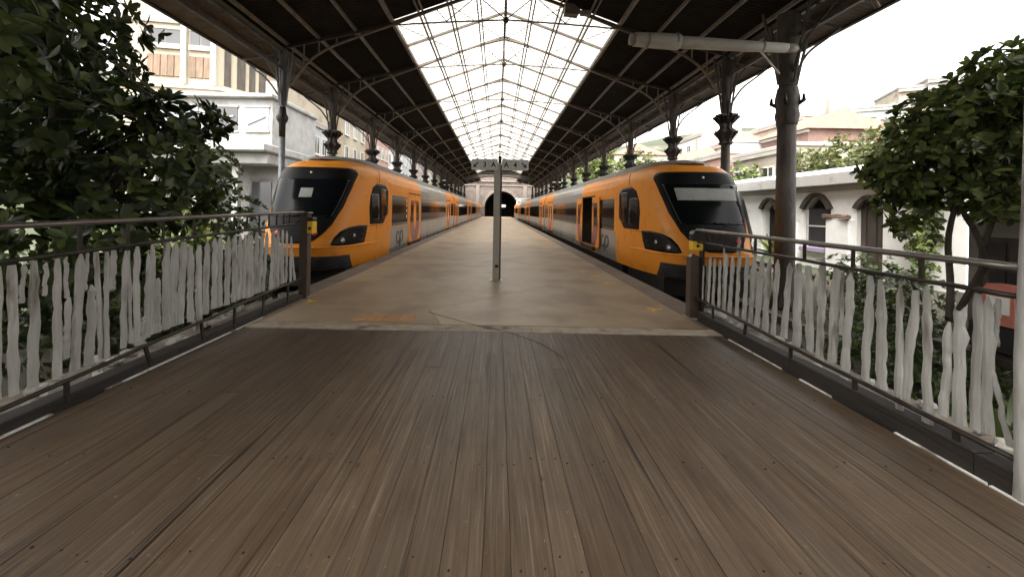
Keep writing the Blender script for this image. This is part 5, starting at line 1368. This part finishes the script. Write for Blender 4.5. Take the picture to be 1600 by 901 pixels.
# spiky plants
def spiky(label, base, n, L, seed, m, group=None):
    r = random.Random(seed); t = tag(empty('spiky_plant', base), label, 'plant', group)
    for k in range(n):
        a = k*2.4; el = r.uniform(.35, 1.2); ln = L*r.uniform(.7, 1.1); d = Vector((cos(a), sin(a), 0)); u = Vector((-sin(a), cos(a), 0)); vs = []
        for i in range(5):
            q = i/4; p = d*(ln*q*cos(el))+Vector((0, 0, ln*q*sin(el)-.25*ln*q*q)); w_ = ln*.075*(1-q)**.6+.003
            vs += [p-u*w_+Vector((0, 0, .3*w_)), p, p+u*w_+Vector((0, 0, .3*w_))]
        b = MB(); b.add(vs, [(i*3+j, i*3+j+1, i*3+j+4, i*3+j+3) for i in range(4) for j in range(2)], m, True); b.build('leaf', parent=t)
    return t
spiky('spiky agave plant just beyond the white post at the right edge', (4.25, 3.1, -.55), 26, .95, 31, M['leafgrd'])
spiky('spiky agave plant beyond the railing, below the red and white box', (4.7, 3.9, -.75), 24, .8, 32, M['leafgrd'])
spiky('long-leaved yucca in front of the arched opening beside the dark parked train', (13.1, 18.2, -.3), 26, 1.7, 33, M['leafyel'])
plant('bush', 'low green bush in the garden below the right railing', 'bush', (4.9, 3.6, GZ), [(4.6, 3.0, -.5, .6, .8, .6), (5.2, 4.6, -.5, .8, 1.0, .6), (6.2, 6.2, -.5, 1.0, 1.2, .7)], 460, .11, M['leafgrd'], 34, shell=.3)
plant('bush', 'dark shrub in front of the white arched building, behind the railing', 'bush', (9.6, 9.4, GZ), [(8.6, 8.6, -.5, 1.2, 1.0, .7), (10.4, 10.2, -.4, 1.4, 1.2, .8), (12.2, 12.6, -.3, 1.4, 1.4, .8)], 420, .15, M['leafdark'], 35, shell=.3)
plant('bush', 'dark shrub between the two trunks and the grey house wall', 'bush', (7.2, 5.6, GZ), [(7.0, 4.8, -.6, .9, .9, .5), (7.4, 6.2, -.6, .8, .8, .5)], 220, .12, M['leafdark'], 36, shell=.3)
# distant trees
for i, (lb, x, y, r_, hh) in enumerate((('round green tree on the slope left of the two-tier capital', 21, 58, 3.4, 6), ('wide green tree on the slope farther toward the tunnel', 19, 70, 4.2, 8), ('pale green tree beside the red roofed houses', 22, 44, 2.2, 4.2), ('olive green tree above the low white wall beside the thick column', 17.3, 27.4, 1.7, 5.4), ('green tree on the slope just before the tunnel, right side', 18, 88, 4.0, 9))):
    b0 = hz(x, y)
    plant('hillside_tree', lb, 'tree', (x, y, b0), [(x, y, b0+hh*.75, r_, r_, r_*.8), (x-.5*r_, y+.3*r_, b0+hh*.55, r_*.8, r_*.8, r_*.6), (x+.5*r_, y-.4*r_, b0+hh*.6, r_*.8, r_*.8, r_*.6)], 330, r_*.16, M['leafmid' if i % 2 else 'leafyel'], 40+i,
          [([(x, y, b0-.3), (x, y, b0+hh*.3), (x, y, b0+hh*.6)], [.22, .18, .1])], group='trees on the slope beyond the open-door train', shell=.45)
